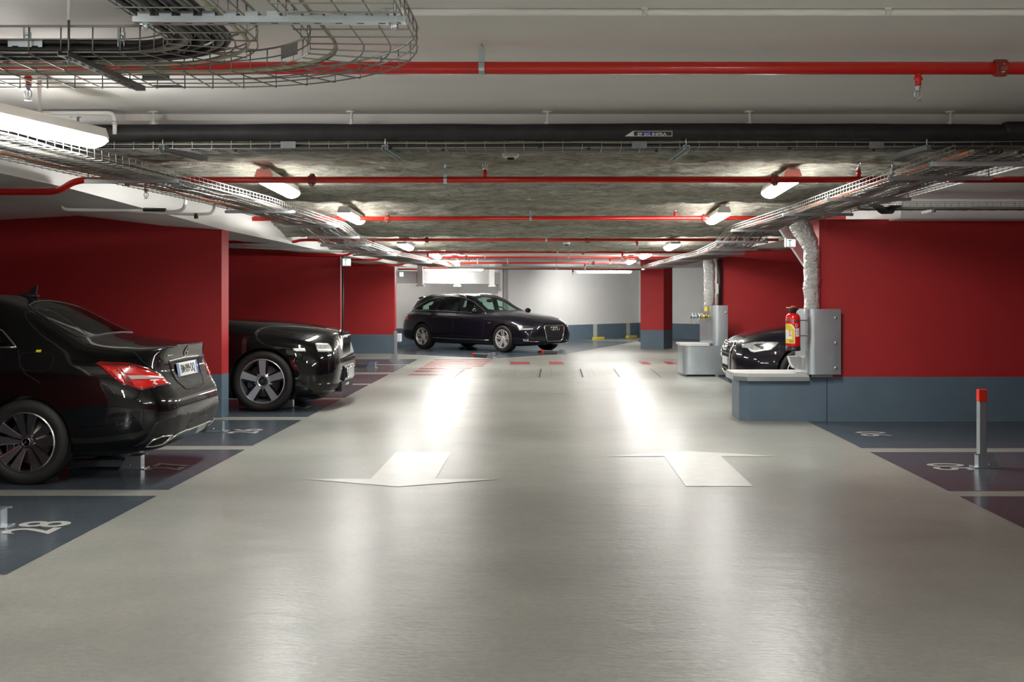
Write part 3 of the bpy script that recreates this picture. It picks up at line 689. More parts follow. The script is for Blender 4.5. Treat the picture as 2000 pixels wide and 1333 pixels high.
for y in (.2, -.5):
    b = MB(); b.cyl((.0,y,.07),(.0,y,.33),.011,10); b.lathe([(0,.325),(.03,.325),(.03,.33),(0,.33)],(0,y,0),'z',14); b.build('hanger_rod', M['white'], proto)
o = copy_tree(proto); o.location = (1.65, 33.6, 2.04); o.rotation_euler = (0,0,PI/2); o['label'] = 'lit tube lamp placed crosswise before the back wall, right of the estate car'
o2 = copy_tree(proto); o2.location = (-2.45, 31.2, 2.06); o2.rotation_euler = (0,0,PI/2-.1); o2['label'] = 'lit tube lamp placed crosswise above the tail of the estate car'

# small ceiling boxes: detectors
def detector(X, Y, label, z):
    t = thing('smoke_detector', label, 'smoke detector', (X,Y,z), 0, 'smoke detectors under the rough ceiling')
    m = MB(); m.lathe([(0,0),(.062,0),(.062,-.03),(.05,-.042),(0,-.042)], (0,0,0), 'z', 20); m.build('detector_base', M['plasticw'], t)
    m = MB(); m.lathe([(0,-.042),(.03,-.042),(.028,-.056),(.02,-.062),(0,-.062)], (0,0,0), 'z', 16); m.build('detector_head', M['plasticb'], t)
detector(-.265, 8.75, 'white smoke detector on the rough ceiling behind the cross tray', 2.49)
detector(.33, 19.2, 'white smoke detector far off under the third bellied beam', 2.27)

# ================================================================== right pillar services
def guard(label, loc):
    return thing('column_guard', label, 'column guard', loc, 0, 'galvanised steel guards round the columns')
def sheet(plan, z0, z1, th=.006):
    m = MB(); P = [Vector((a,b,0)) for a, b in plan]; n = len(P); Q = []
    for i in range(n):
        t = (P[min(i+1,n-1)] - P[max(i-1,0)]).normalized(); Q.append(P[i] + V(-t.y, t.x, 0)*th)
    vs = [p+V(0,0,z0) for p in P] + [p+V(0,0,z1) for p in P] + [p+V(0,0,z0) for p in Q] + [p+V(0,0,z1) for p in Q]; fs = []
    for i in range(n-1):
        fs += [(i,i+1,n+i+1,n+i), (2*n+i+1,2*n+i,3*n+i,3*n+i+1), (n+i,n+i+1,3*n+i+1,3*n+i), (i+1,i,2*n+i,2*n+i+1)]
    fs += [(0,n,3*n,2*n),(n-1,2*n+n-1,3*n+n-1,2*n-1)]
    return m.add(vs, fs)
def rounded(a, c, b, r=.05, k=6):
    return [tuple(p)[:2] for p in jog([V(*a,0), V(*c,0), V(*b,0)], r, k)]
g1 = guard('galvanised steel guard on the near column, right of the fire extinguisher', (0,0,0))
pl = rounded((2.90,13.72),(2.905,13.13),(3.285,13.13), .09); sheet(pl, .53, 1.262).build('guard_sheet', M['zinc'], g1, angle=25)
bk = MB(); bk.box(2.96,3.2,13.15,13.45,.50,.56); bk.build('guard_fixing', M['zincdark'], g1)
for z in (1.165,.885,.605):
    b = MB(); b.lathe([(0,13.112),(.012,13.114),(.017,13.122),(.017,13.129)], (3.225,0,z), 'y', 14); b.build('bolt', M['zinc'], g1)
cp = tag(None or MB().prism([(2.12,13.17),(2.12,13.85),(2.945,13.85),(2.945,13.17),(2.25,13.17)][::-1] and [(2.25,13.175),(2.945,13.175),(2.945,13.86),(2.115,13.86),(2.115,13.31)], (0,0,.496),(1,0,0),(0,1,0),(0,0,.042)).build('cap_plate', M['pale'], bevel=.006), 'pale metal cap plate on top of the blue-grey kerb wall', 'cap plate')
sk = MB(); sk.add([],[])
pc = [(2.115,13.86),(2.115,13.31),(2.25,13.175),(2.945,13.175)]
sk = sheet([(a-.0,b) for a,b in pc], .455, .50, -.004); sk.build('cap_lip', M['zinc'], cp)
g2 = guard('tall galvanised steel guard farther down the lane on the right, with low box', (0,0,0))
sheet(rounded((2.34,20.95),(2.345,20.2),(3.115,20.2), .14), .035, .53).build('low_box', M['zinc'], g2, angle=25)
m = MB(); m.prism([(2.30,20.33),(2.44,20.17),(2.80,20.17),(2.80,20.9),(2.30,20.9)], (0,0,.53),(1,0,0),(0,1,0),(0,0,.035)); m.build('low_box_lid', M['pale'], g2, bevel=.004)
sheet(rounded((2.70,20.72),(2.86,20.2),(3.115,20.2), .10), .53, 1.222).build('guard_sheet', M['zinc'], g2, angle=25)
m = MB(); m.box(2.42,2.9,20.26,20.7,0,.06); m.build('rubber_foot', M['plasticb'], g2)
for z in (.14,.47,.62,1.1):
    b = MB(); b.lathe([(0,20.182),(.014,20.186),(.018,20.198)], (3.08,0,z), 'y', 12); b.build('bolt', M['zinc'], g2)
m = MB(); m.box(2.735,2.79,20.375,20.40,1.12,1.2); m.build('sticker', M['yellow'], g2)
# brass hose coupling with wire seal on the second guard
t = thing('hose_coupling', 'brass hose coupling with rings sticking out of the second steel guard', 'hose coupling', (0,0,0))
m = MB(); q = V(2.80,20.35,1.03)
m.lathe([(0,-.06),(.03,-.06),(.03,-.03),(.055,-.025),(.055,-.075-.03),(.03,-.11)][::-1], q, 'x', 16); m.cyl(q+V(-.02,0,0), q+V(-.13,0,0), .045, 14); m.cyl(q+V(-.02,0,0), q+V(.02,0,0), .03, 12); m.build('coupling_body', M['brass'], t)
for k in range(3):
    r = MB(); r.lathe([(.035,-.14-.055*k),(.055,-.145-.055*k),(.058,-.165-.055*k),(.035,-.175-.055*k)], q, 'x', 16); r.build('coupling_ring', M['zinc'], t)
m = MB(); m.cyl(q+V(-.12,0,0), q+V(-.31,0,0), .035, 14)
for k in range(2): m.tube(smooth_path([q+V(-.16-.1*k,-.02,-.05), q+V(-.19-.09*k,-.03,-.13), q+V(-.23-.07*k,-.02,-.05)], 5), .003, 5)
m.build('coupling_pipe', M['zincdark'], t)
# foil-wrapped risers
def foil_pipe(label, pts, radii):
    t = thing('foil_duct', label, 'duct', (0,0,0), 0, 'foil wrapped ducts beside the columns')
    P = smooth_path(pts, 40); n = len(P); R = [float(np.interp(i, np.linspace(0, n-1, len(radii)), radii)) for i in range(n)]
    m = MB(); m.tube(P, R, 40); v = []
    for (a, b, c) in m.v:
        k = .012*noise.noise(V(a*14, b*14, c*11)) + .011*noise.noise(V(a*34, b*34, c*30)) + .005*noise.noise(V(a*80, b*80, c*70)); ax = min(P, key=lambda p: (p - V(a,b,c)).length_squared); d = (V(a,b,c)-ax).normalized(); v.append(tuple(V(a,b,c)+d*k))
    m.v = v; m.build('foil_wrap', M['foil'], t); return t
foil_pipe('crumpled foil wrapped duct rising from the near steel guard and bending left', [(2.985,13.24,1.2),(2.985,13.24,1.5),(2.985,13.24,1.78),(2.975,13.24,1.95),(2.90,13.23,2.11),(2.83,13.22,2.24)], [.086,.086,.088,.09,.105,.115])
foil_pipe('straight foil wrapped duct rising from the far steel guard', [(2.87,20.75,1.15),(2.87,20.75,1.5),(2.87,20.75,1.8),(2.86,20.75,2.02)], [.092,.092,.092,.095])
t = tag(MB().tube([(2.88,14.35,2.235),(3.20,14.35,1.75),(3.20,14.35,0.0)],.068,4).build('steel_duct', M['zinc'], bevel=.004), 'slanting grey sheet metal duct behind the bent foil duct', 'duct')
tag(MB().cyl((3.045,20.68,1.15),(3.045,20.68,2.03),.03,14).build('drain_pipe', M['plasticb']), 'black upright pipe right of the straight foil duct', 'pipe')
tag(MB().cyl((2.985,20.68,1.15),(2.985,20.68,2.03),.018,12).build('drain_pipe', M['plasticw']), 'thin white upright pipe between the foil duct and the black pipe', 'pipe')
tag(MB().cyl((3.02,20.72,1.6),(3.02,20.72,2.03),.012,10).build('riser_pipe', M['redpipe']), 'thin red upright pipe behind the straight foil duct', 'pipe')
tag(MB().cyl((-3.64,21.05,.0),(-3.64,21.05,2.1),.018,10).build('riser_pipe', M['plasticb']), 'thin black upright pipe at the end of the middle red wall', 'pipe')
tag(MB().box(2.985,3.015,20.62,20.665,1.42,1.6).build('tag_plate', M['plasticw']), 'small white plate on the thin white upright pipe', 'label plate')
# ================================================================== emergency signs and low lights
def exit_sign(label, loc, rz, s=1.0, tilt=0):
    t = thing('exit_sign', label, 'exit sign', loc, rz, 'green and white emergency signs')
    m = MB(); m.box(-.115*s,.115*s,-.02*s,.03*s,-.075*s,.075*s); m.build('sign_housing', M['plasticw'], t, bevel=.012*s)
    m = MB(); m.box(-.10*s,.10*s,-.024*s,-.019*s,-.06*s,.06*s); f = m.build('sign_face', M['signlit'], t)
    g = MB(); g.box(-.045*s,-.03*s,-.027*s,-.022*s,-.05*s,.05*s); g.box(-.075*s,.01*s,-.027*s,-.022*s,.035*s,.05*s); g.box(-.075*s,.01*s,-.027*s,-.022*s,-.05*s,-.04*s); g.build('pictogram', M['green'], f)
    return t
exit_sign('green and white exit sign beside the bent foil duct', (2.925,14.12,2.04), .6, .72)
exit_sign('green and white exit sign on the end of the middle red wall', (-3.58,21.05,1.985), .95, .95)
exit_sign('small white emergency sign at the end of the far red wall', (-3.42,27.7,1.87), 1.15, .8)
t = thing('emergency_light', 'white wedge emergency light low on the near steel guard', 'emergency light', (2.905,13.38,.64))
m = MB(); m.prism([(0,-.07),(0,.07),(-.06,.085),(-.06,-.06)], (0,-.07,0),(1,0,0),(0,0,1),(0,.14,0)); m.build('light_body', M['plasticw'], t, bevel=.004)
m = MB(); m.prism([(-.06,-.06),(-.06,.085),(-.16,.08),(-.135,0),(-.1,-.05)], (0,-.065,0),(1,0,0),(0,0,1),(0,.13,0)); m.build('light_lens', mat('frosted_lens', (.8,.84,.9), .25), t, bevel=.004)
t = thing('emergency_light', 'white box emergency light low on the end of the far red wall', 'emergency light', (-3.58,27.9,.36))
m = MB(); m.box(0,.04,-.07,.07,-.07,.09); m.build('light_body', M['plasticw'], t, bevel=.006)
m = MB(); m.box(.04,.15,-.08,.08,-.09,.11); m.build('light_lens', bpy.data.materials['frosted_lens'], t, bevel=.02)
# ================================================================== fire extinguisher
t = thing('fire_extinguisher', 'red fire extinguisher with yellow and white label hanging on the near steel guard', 'fire extinguisher', (2.735,13.05,.80))
m = MB(); m.lathe([(.0,.045),(.079,.045),(.08,.06),(.08,.355),(.076,.385),(.06,.408),(.03,.42),(0,.42)], (0,0,0), 'z', 32); m.build('cylinder', M['extred'], t)
m = MB(); m.lathe([(0,0),(.079,0),(.081,.006),(.081,.05),(.0,.05)], (0,0,0), 'z', 32); m.build('base_ring', M['plasticb'], t)
m = MB(); m.lathe([(.034,.41),(.034,.43),(.042,.435),(.042,.445),(.05,.45),(.066,.462),(.066,.472),(.03,.478),(0,.478)], (0,0,0), 'z', 24); hd = m.build('head', M['plasticb'], t)
m = MB(); m.box(-.075,.03,-.014,.014,.474,.484); m.build('lever', M['yellow'], hd, bevel=.003)
m = MB(); m.lathe([(0,.478),(.034,.48),(.03,.494),(.012,.5),(0,.5)], (.012,0,0), 'z', 16); m.build('strike_knob', M['signal'], hd)
def wrap(name, a0, a1, z0, z1, m_, par, r=.0808, top=None):
    b = MB(); vs = []; k = 14; r_ = r
    for i in range(k+1):
        a = a0 + (a1-a0)*i/k; zt = z1 if top is None else top(i/k)
        vs += [(r_*math.cos(a), r_*math.sin(a), z0), (r_*math.cos(a), r_*math.sin(a), zt)]
    b.add(vs, [(2*i, 2*i+2, 2*i+3, 2*i+1) for i in range(k)], 0, True); return b.build(name, m_, par)
lab = wrap('instruction_label', 3.0, 4.76, .085, .30, M['lettering'], t, top=lambda u: .30 if u < .6 else .30-.05*((u-.6)/.4)**2)
wrap('label_yellow', 3.0, 4.66, .09, .29, mat('label_yellow', (.80,.66,.03), .35), lab, .0812, top=lambda u: .295 if u < .55 else .295-.07*((u-.55)/.45)**2)
wrap('label_white', 3.0, 4.35, .135, .235, M['lettering'], lab, .0816, top=lambda u: .245-.03*u)
for k in range(4): wrap('label_text', 3.9, 4.3-.05*k, .165+.018*k, .173+.018*k, M['signal'], lab, .082)
for k in range(3): wrap('label_text', 4.0, 4.58, .098+.009*k, .102+.009*k, M['signal'] if k else M['blackletter'], lab, .082)
sk_ = wrap('inspection_sticker', 4.86, 5.46, .16, .25, M['lettering'], t)
for k in range(4): wrap('label_text', 4.93, 5.36, .18+.016*k, .184+.016*k, M['plasticb'], sk_, .0812)
wrap('inspection_sticker', 4.82, 5.12, .265, .30, M['lettering'], t); wrap('label_text', 4.88, 5.06, .272, .293, M['labelblue'], sk_, .0814)
m = MB(); m.box(.075,.165,-.02,.02,.33,.345); m.box(.075,.165,-.02,.02,.16,.175); m.box(.155,.168,-.03,.03,.10,.38)
m.lathe([(.081,.33),(.0835,.33),(.0835,.345),(.081,.345)], (0,0,0), 'z', 28, closed=True); m.build('wall_bracket', M['zincdark'], t)
# ================================================================== parking bollards
def bollard(label, loc, rz, up, cap='signal', length=.62):
    t = thing('parking_bollard', label, 'parking bollard', loc, rz, 'fold-down parking bollards')
    m = MB(); m.box(-.10,.11,-.07,.07,0,.008); m.build('base_plate', M['zinc'], t, bevel=.002)
    m = MB()
    for s in (-1, 1): m.prism([(-.055,0),(.10,0),(.045,.10),(-.055,.10)], (0,s*.042-.003,.008),(1,0,0),(0,0,1),(0,.006,0))
    m.box(-.062,-.055,-.045,.045,.008,.108); m.bar((-.09,-.045,.112),(.05,-.045,.112),.01,.01); m.bar((.045,-.045,.11),(.10,-.045,.012),.01,.01); m.bar((.045,.045,.11),(.10,.045,.012),.01,.01)
    m.cyl((.03,-.05,.03),(.03,.05,.03),.009,10); m.build('hinge_bracket', M['zinc'], t)
    p = MB(); c = MB(); w = .033
    if up:
        p.box(-.052,.014,-w,w,.012,length-.1); c.box(-.053,.015,-w-.001,w+.001,length-.1,length); po = p.build('post', M['zinc'], t, bevel=.006)
    else:
        p.box(.02,length-.08,-w,w,.012,.078); c.box(length-.08,length,-w-.001,w+.001,.011,.079); po = p.build('post', M['zincdark'], t, bevel=.006)
    c.build('cap', M[cap], po, bevel=.005); return t
bollard('raised parking bollard with red top standing by bay 05', (3.62,9.74,.0015), 0, True, length=.645)
bollard('folded parking bollard at the left edge, bay 28', (-3.41,7.27,.0015), PI, False)
bollard('folded parking bollard behind the near black saloon', (-3.38,9.68,.0015), PI, False)
bollard('folded parking bollard at the foot of the near red wall, bay 26', (-3.42,12.25,.0015), PI, False)
bollard('folded parking bollard below the nose of the coupe', (-3.25,14.85,.0015), PI, False)
bollard('folded parking bollard with red tip beyond the coupe', (-3.32,22.5,.0015), PI-.12, False)
bollard('raised parking bollard at the end of the far red wall', (-3.22,25.0,.0015), PI, True, 'signal' if False else 'zinc', length=.62)
bollard('folded parking bollard with red tip before the estate car', (-1.20,26.0,.0015), PI-.75, False)
bollard('folded parking bollard by the front bumper of the estate car', (.36,27.4,.0015), PI-.75, False)
# ================================================================== cars
M['paintblack'] = mat('black_car_paint', (.0025,.0025,.003), .35, coat=1, coat_rough=.012, spec=.05)
M['paintnavy'] = mat('dark_car_paint', (.006,.006,.011), .35, metal=0, coat=1, coat_rough=.02, spec=.1)
M['trimblack'] = mat('dark_bumper_plastic', (.026,.026,.029), .45, spec=.2)
M['well'] = mat('wheel_well_lining', (.008,.008,.008), .85)
M['tyre'] = mat('tyre_rubber', (.014,.013,.012), .62, bump=.0008, bscale=90)
M['rimdark'] = mat('dark_alloy', (.10,.095,.105), .32, .75)
M['rimedge'] = mat('polished_alloy', (.62,.63,.66), .2, 1)
M['rimsilver'] = mat('silver_alloy', (.80,.78,.75), .35, .6)
M['rimgloss'] = mat('black_alloy', (.012,.012,.012), .2, coat=.6)
M['rimgrey'] = mat('machined_alloy', (.60,.63,.70), .35, .75)
M['disc'] = mat('brake_steel', (.22,.20,.18), .4, .9)
M['chrome'] = mat('chrome', (.86,.86,.84), .07, 1)
M['satin'] = mat('satin_trim', (.62,.62,.60), .22, 1)
M['carglass'] = glass('tinted_car_glass', (.70,.90,.82))
M['darkglass'] = glass('dark_car_glass', (.42,.50,.46))
M['cabin'] = mat('cabin_fabric', (.025,.025,.027), .8)
M['taillight'] = mat('red_lamp_lens', (.85,.015,.012), .12, coat=1)
M['taildark'] = mat('dark_red_lens', (.22,.006,.008), .12, coat=1)
M['tailwhite'] = mat('pale_lamp_strip', (.85,.62,.60), .2, coat=1)
M['headlens'] = mat('headlamp_lens', (.62,.65,.63), .12, .55, coat=1, var=.35, vscale=22)
M['headbright'] = mat('headlamp_strip', (.90,.92,.90), .15, .2, coat=1)
M['headdark'] = mat('headlamp_dark', (.10,.11,.11), .12, .6, coat=1)
M['plate'] = mat('number_plate', (.80,.80,.77), .35)
M['plateblue'] = mat('plate_blue', (.03,.16,.60), .35)

def pchip(x, y, q):
    x, y, q = np.asarray(x, float), np.asarray(y, float), np.asarray(q, float); h = np.diff(x); d = np.diff(y)/h; n = len(x); m = np.zeros(n)
    for i in range(1, n-1):
        if d[i-1]*d[i] > 0:
            w1, w2 = 2*h[i]+h[i-1], h[i]+2*h[i-1]; m[i] = (w1+w2)/(w1/d[i-1]+w2/d[i])
    m[0], m[-1] = d[0], d[-1]
    k = np.clip(np.searchsorted(x, q)-1, 0, n-2); t = (q-x[k])/h[k]
    return y[k]*(1+2*t)*(1-t)**2 + h[k]*m[k]*t*(1-t)**2 + y[k+1]*t*t*(3-2*t) + h[k]*m[k+1]*t*t*(t-1)

class CarBody:
    """lofted shell: stations (x, zr, wc,zc, wbelt,zbelt, wsh,zsh, wm,zm, ws,zs, wb,zb); rear first"""
    def __init__(s, st, rdx, fdx, rfade, ffade, sub=4, nx=86):
        st = sorted(st); A = np.array(st); s.A = A; s.x0, s.x1 = A[0,0], A[-1,0]; s.rdx, s.fdx, s.rf, s.ff = np.array(rdx), np.array(fdx), rfade, ffade
        xs = sorted(set(np.round(np.concatenate([A[:,0], np.linspace(s.x0, s.x1, nx)]), 4)))
        s.xs = [xs[0]]
        for x in xs[1:]:
            if x - s.xs[-1] > .012 or x == xs[-1]: s.xs.append(x)
        s.sub = sub
    def rows(s, x):
        g = [float(pchip(s.A[:,0], s.A[:,i], [x])[0]) for i in range(14)]
        zr, wc, zc, wl, zl, wh, zh, wm, zm, ws, zs, wb, zb = g[1:]
        P = [(0,zb),(wb,zb),(ws,zs),(wm,zm),(wh,zh),(wl,zl),(wc,zc),(wc*.55, zr-(zr-zc)*.26),(0,zr)]
        fr = max(0, min(1, (s.x0+s.rf-x)/s.rf))**2; ff = max(0, min(1, (x-(s.x1-s.ff))/s.ff))**2
        return [Vector((x + s.rdx[i]*fr + s.fdx[i]*ff, P[i][0], P[i][1])) for i in range(9)]
    def half(s, x, rows=None):
        R = rows or s.rows(x); mir = lambda p: Vector((p.x, -p.y, p.z))
        G = [mir(R[1])] + R + [mir(R[-2])]; out = []
        for i in range(1, 9):
            a, b, c, d = G[i-1], G[i], G[i+1], G[i+2]
            # centripetal Catmull-Rom
            t1 = max((b-a).length, 1e-4)**.5; t2 = t1 + max((c-b).length, 1e-4)**.5; t3 = t2 + max((d-c).length, 1e-4)**.5
            for j in range(s.sub):
                t = t1 + (t2-t1)*j/s.sub
                A1 = a*((t1-t)/t1) + b*(t/t1); A2 = b*((t2-t)/(t2-t1)) + c*((t-t1)/(t2-t1)); A3 = c*((t3-t)/(t3-t2)) + d*((t-t2)/(t3-t2))
                B1 = A1*((t2-t)/t2) + A2*(t/t2); B2 = A2*((t3-t)/(t3-t1)) + A3*((t-t1)/(t3-t1))
                out.append(B1*((t2-t)/(t2-t1)) + B2*((t-t1)/(t2-t1)))
        return out + [R[8].copy()]
    def skin(s, sections):
        mb = MB(); n = len(sections[0]); ring = 2*n - 2; vs = []
        for S in sections: vs += S + [Vector((p.x, -p.y, p.z)) for p in reversed(S[1:-1])]
        fs = []; k = len(sections)
        for i in range(k-1):
            for j in range(ring): fs.append((i*ring+j, i*ring+(j+1)%ring, (i+1)*ring+(j+1)%ring, (i+1)*ring+j))
        for i in (0, k-1):
            o = i*ring
            for j in range(n-1):
                a, b = o+j, o+j+1; c = o + (ring-j-1)%ring; d = o + (ring-j)%ring
                q = [a, b, c, d]; q = [v for m_, v in enumerate(q) if v not in q[:m_]]
                if len(q) > 2: fs.append(tuple(q))
        return mb.add(vs, fs, 0, True)
    def mesh(s): return s.skin([s.half(x) for x in s.xs])
    def cabin(s, xa, xb, zf=.42, inset=.05):
        secs = []
        for x in np.linspace(xa, xb, 26):
            R = s.rows(x); zl = max(R[5].z, zf+.2); top = R[8].z - inset; w = R[5].y - .085; wc = max(.1, R[6].y - .055); zc = min(R[6].z - inset, top-.01)
            zl = min(zl, zc-.02)
            pts = [(0,zf),(w*.98,zf),(w,zf+.05),(w,(zf+zl)/2),(w,zl-.02),(w,zl),(wc,zc),(wc*.55, top-(top-zc)*.26),(0,top)]
            secs.append(s.half(x, [Vector((x, a, b)) for a, b in pts]))
        return s.skin(secs)

def boolean(ob, cutters):
    """subtract builders from a mesh object, keep the cutter's material on the cut faces"""
    for mb, m in cutters:
        c = mb.build('cutter', m, ob.parent); md = ob.modifiers.new('cut', 'BOOLEAN'); md.operation = 'DIFFERENCE'; md.object = c; md.solver = 'EXACT'; md.material_mode = 'TRANSFER'
        dg = bpy.context.evaluated_depsgraph_get(); dg.update()
        me = bpy.data.meshes.new_from_object(ob.evaluated_get(dg)); ob.modifiers.remove(md); old = ob.data; ob.data = me; bpy.data.meshes.remove(old)
        cm = c.data; bpy.data.objects.remove(c); bpy.data.meshes.remove(cm)

TWIN = {}
class Car:
    def __init__(s, name, label, cat, body, loc, rotz, paint):
        s.root = thing(name, label, cat, loc, rotz); s.B = body; s.paint = paint
        s.mat = Matrix.Translation(Vector(loc)) @ Matrix.Rotation(rotz, 4, 'Z'); s.inv = s.mat.inverted(); s.cam = s.inv @ Vector((0,0,CAMZ))
        mb = body.mesh(); s.body = mb.build('body', [paint], s.root, angle=38)
        s.bvh = BVHTree.FromPolygons([Vector(v) for v in mb.v], mb.f)
    def hit_px(s, x, y):
        """where the line of sight through a photo pixel meets the body, in the car's own coordinates"""
        d = (s.inv.to_3x3() @ px(x, y, 1.0).__sub__(Vector((0,0,CAMZ)))).normalized(); h = s.bvh.ray_cast(s.cam, d); return (h[0], h[1], d) if h[0] else None
    def hit(s, o, d):
        h = s.bvh.ray_cast(Vector(o), Vector(d).normalized()); return (h[0], h[1], Vector(d).normalized()) if h[0] else None
    def grid(s, poly, cast, step, off=.004, thick=.012, mi=0):
        """patch of the body surface inside a 2-D outline; cast(u, v) gives the surface point"""
        P = [Vector((a, b)) for a, b in poly]; n = len(P); B = []
        for i in range(n):
            a, b = P[i], P[(i+1)%n]; k = max(1, int((b-a).length/step)); B += [a.lerp(b, j/k) for j in range(k)]
        xs = [p.x for p in B]; ys = [p.y for p in B]; pts = list(B); nb = len(B)
        def inside(q):
            c = False
            for i in range(nb):
                a, b = B[i], B[i-1]
                if (a.y > q.y) != (b.y > q.y) and q.x < (b.x-a.x)*(q.y-a.y)/(b.y-a.y)+a.x: c = not c
            return c
        y = min(ys)+step*.6
        while y < max(ys):
            x = min(xs)+step*.6
            while x < max(xs):
                q = Vector((x, y))
                if inside(q) and min((q-b).length for b in B) > step*.45: pts.append(q)
                x += step
            y += step
        r = delaunay_2d_cdt(pts, [(i, (i+1)%nb) for i in range(nb)], [list(range(nb))], 1, 1e-5)
        vs, fs = r[0], r[2]; W = []; ok = []
        for q in vs:
            h = cast(q.x, q.y)
            if h is None: W.append(Vector((0,0,0))); ok.append(False); continue
            nr = h[1] if h[1].dot(h[2]) < 0 else -h[1]; W.append(h[0] + nr*off); ok.append(True)
        mb = MB(); fs = [f for f in fs if all(ok[i] for i in f)]
        fs = [f for f in fs if max((W[f[i]]-W[f[i-1]]).length for i in range(len(f))) < .35]
        cnt = {}
        for f in fs:
            for i in range(len(f)):
                e = (f[i], f[(i+1)%len(f)]); cnt[e] = cnt.get(e, 0)+1
        mb.add(W, fs, mi, True)
        if thick:
            o = len(W); D = []
            for q, w, k in zip(vs, W, ok):
                h = cast(q.x, q.y) if k else None; D.append(w - ((h[1] if h[1].dot(h[2]) < 0 else -h[1])*thick if h else Vector((0,0,0))))
            mb.add(D, [], mi); 
            for (a, b) in cnt:
                if (b, a) not in cnt: mb.f.append([b, a, a+o, b+o]); mb.m.append(mi); mb.s.append(False)
        return mb
    def px_patch(s, name, poly, m, step=5, off=.004, thick=.012, parent=None, mirror=True, label=None):
        return s.both(s.grid(poly, s.hit_px, step, off, thick), name, m, parent, mirror, label, False)
    def both(s, mb, name, m, parent, mirror, label, fixn):
        """build the part, and its twin on the other side of the car"""
        if mirror:
            q = MB(); q.v = [(a, -b, c) for a, b, c in mb.v]; q.f = [f[::-1] for f in mb.f]; q.m = mb.m; q.s = mb.s
            tw = q.build(name, m, TWIN.get(parent.name, parent) if parent else s.root, fixn=fixn)
        o = mb.build(name, m, parent or s.root, fixn=fixn)
        if mirror:
            TWIN[o.name] = tw
            if label: tw['label'] = label
        if label: o['label'] = label
        return o
    def view(s, theta):
        """orthographic cast: theta 0 front, pi rear, +-pi/2 sides; u is the sideways coordinate (to the viewer's right), v height"""
        d = Vector((-math.cos(theta), -math.sin(theta), 0)); u = Vector((-math.sin(theta), math.cos(theta), 0))
        return lambda a, b: s.hit(-d*8 + u*a + Vector((0,0,b)), d)
    def top(s): return lambda a, b: s.hit((a, b, 4), (0,0,-1))
    def patch(s, name, poly, cast, m, step=.05, off=.004, thick=.012, parent=None, mirror=False, label=None):
        return s.both(s.grid(poly, cast, step, off, thick), name, m, parent, mirror, label, False)
    def line(s, name, pts, cast, m, r=.003, off=.0, closed=False, step=None, parent=None, mirror=False, label=None):
        P = [Vector((a, b)) for a, b in pts]; 
        if closed: P = P + [P[0]]
        L = max((b-a).length for a, b in zip(P[:-1], P[1:])); st = step or L/4; W = []
        for a, b in zip(P[:-1], P[1:]):
            k = max(1, int((b-a).length/st))
            for j in range(k):
                q = a.lerp(b, j/k); h = cast(q.x, q.y)
                if h: W.append(h[0] + (h[1] if h[1].dot(h[2]) < 0 else -h[1])*off)
        if not closed:
            h = cast(P[-1].x, P[-1].y)
            if h: W.append(h[0] + (h[1] if h[1].dot(h[2]) < 0 else -h[1])*off)
        mb = MB(); mb.tube(W, r, 8, closed=closed)
        return s.both(mb, name, m, parent, mirror, label, True)
    def cut(s, axles, track_in, R, windows_side=(), windows_top=(), windows_end=(), cabin=None):
        C = []
        if cabin: C.append((s.B.cabin(*cabin), M['cabin']))
        for x in axles:
            for sy in (-1, 1):
                c = MB(); c.lathe([(R, track_in*sy), (R, 1.3*sy)], (x, 0, R-.03), 'y', 48); C.append((c, M['well']))
                c = MB(); c.box(x-R*.98, x+R*.98, min(track_in*sy,1.3*sy), max(track_in*sy,1.3*sy), -.2, R-.05); C.append((c, M['well']))
        for poly in windows_side:
            c = MB(); c.prism(poly, (0,-1.3,0), (1,0,0), (0,0,1), (0,2.6,0)); C.append((c, M['trimblack']))
        for poly, z0 in windows_top:
            c = MB(); c.prism(poly, (0,0,z0), (1,0,0), (0,1,0), (0,0,2)); C.append((c, M['trimblack']))
        for poly, x0, x1 in windows_end:
            c = MB(); c.prism(poly, (x0,0,0), (0,1,0), (0,0,1), (x1-x0,0,0)); C.append((c, M['trimblack']))
        boolean(s.body, C)
        me = s.body.data; me.polygons.foreach_set('use_smooth', [True]*len(me.polygons)); me.set_sharp_from_angle(angle=math.radians(30))
        md = s.body.modifiers.new('Normals', 'WEIGHTED_NORMAL'); md.keep_sharp = True; md.weight = 60
def shrink(poly, k, kz=None):
    cx = sum(p[0] for p in poly)/len(poly); cz = sum(p[1] for p in poly)/len(poly)
    return [(cx+(a-cx)*k, cz+(b-cz)*(kz or k)) for a, b in poly]
def sym(poly): return poly + [(a, -b) for a, b in reversed(poly) if abs(b) > 1e-6]

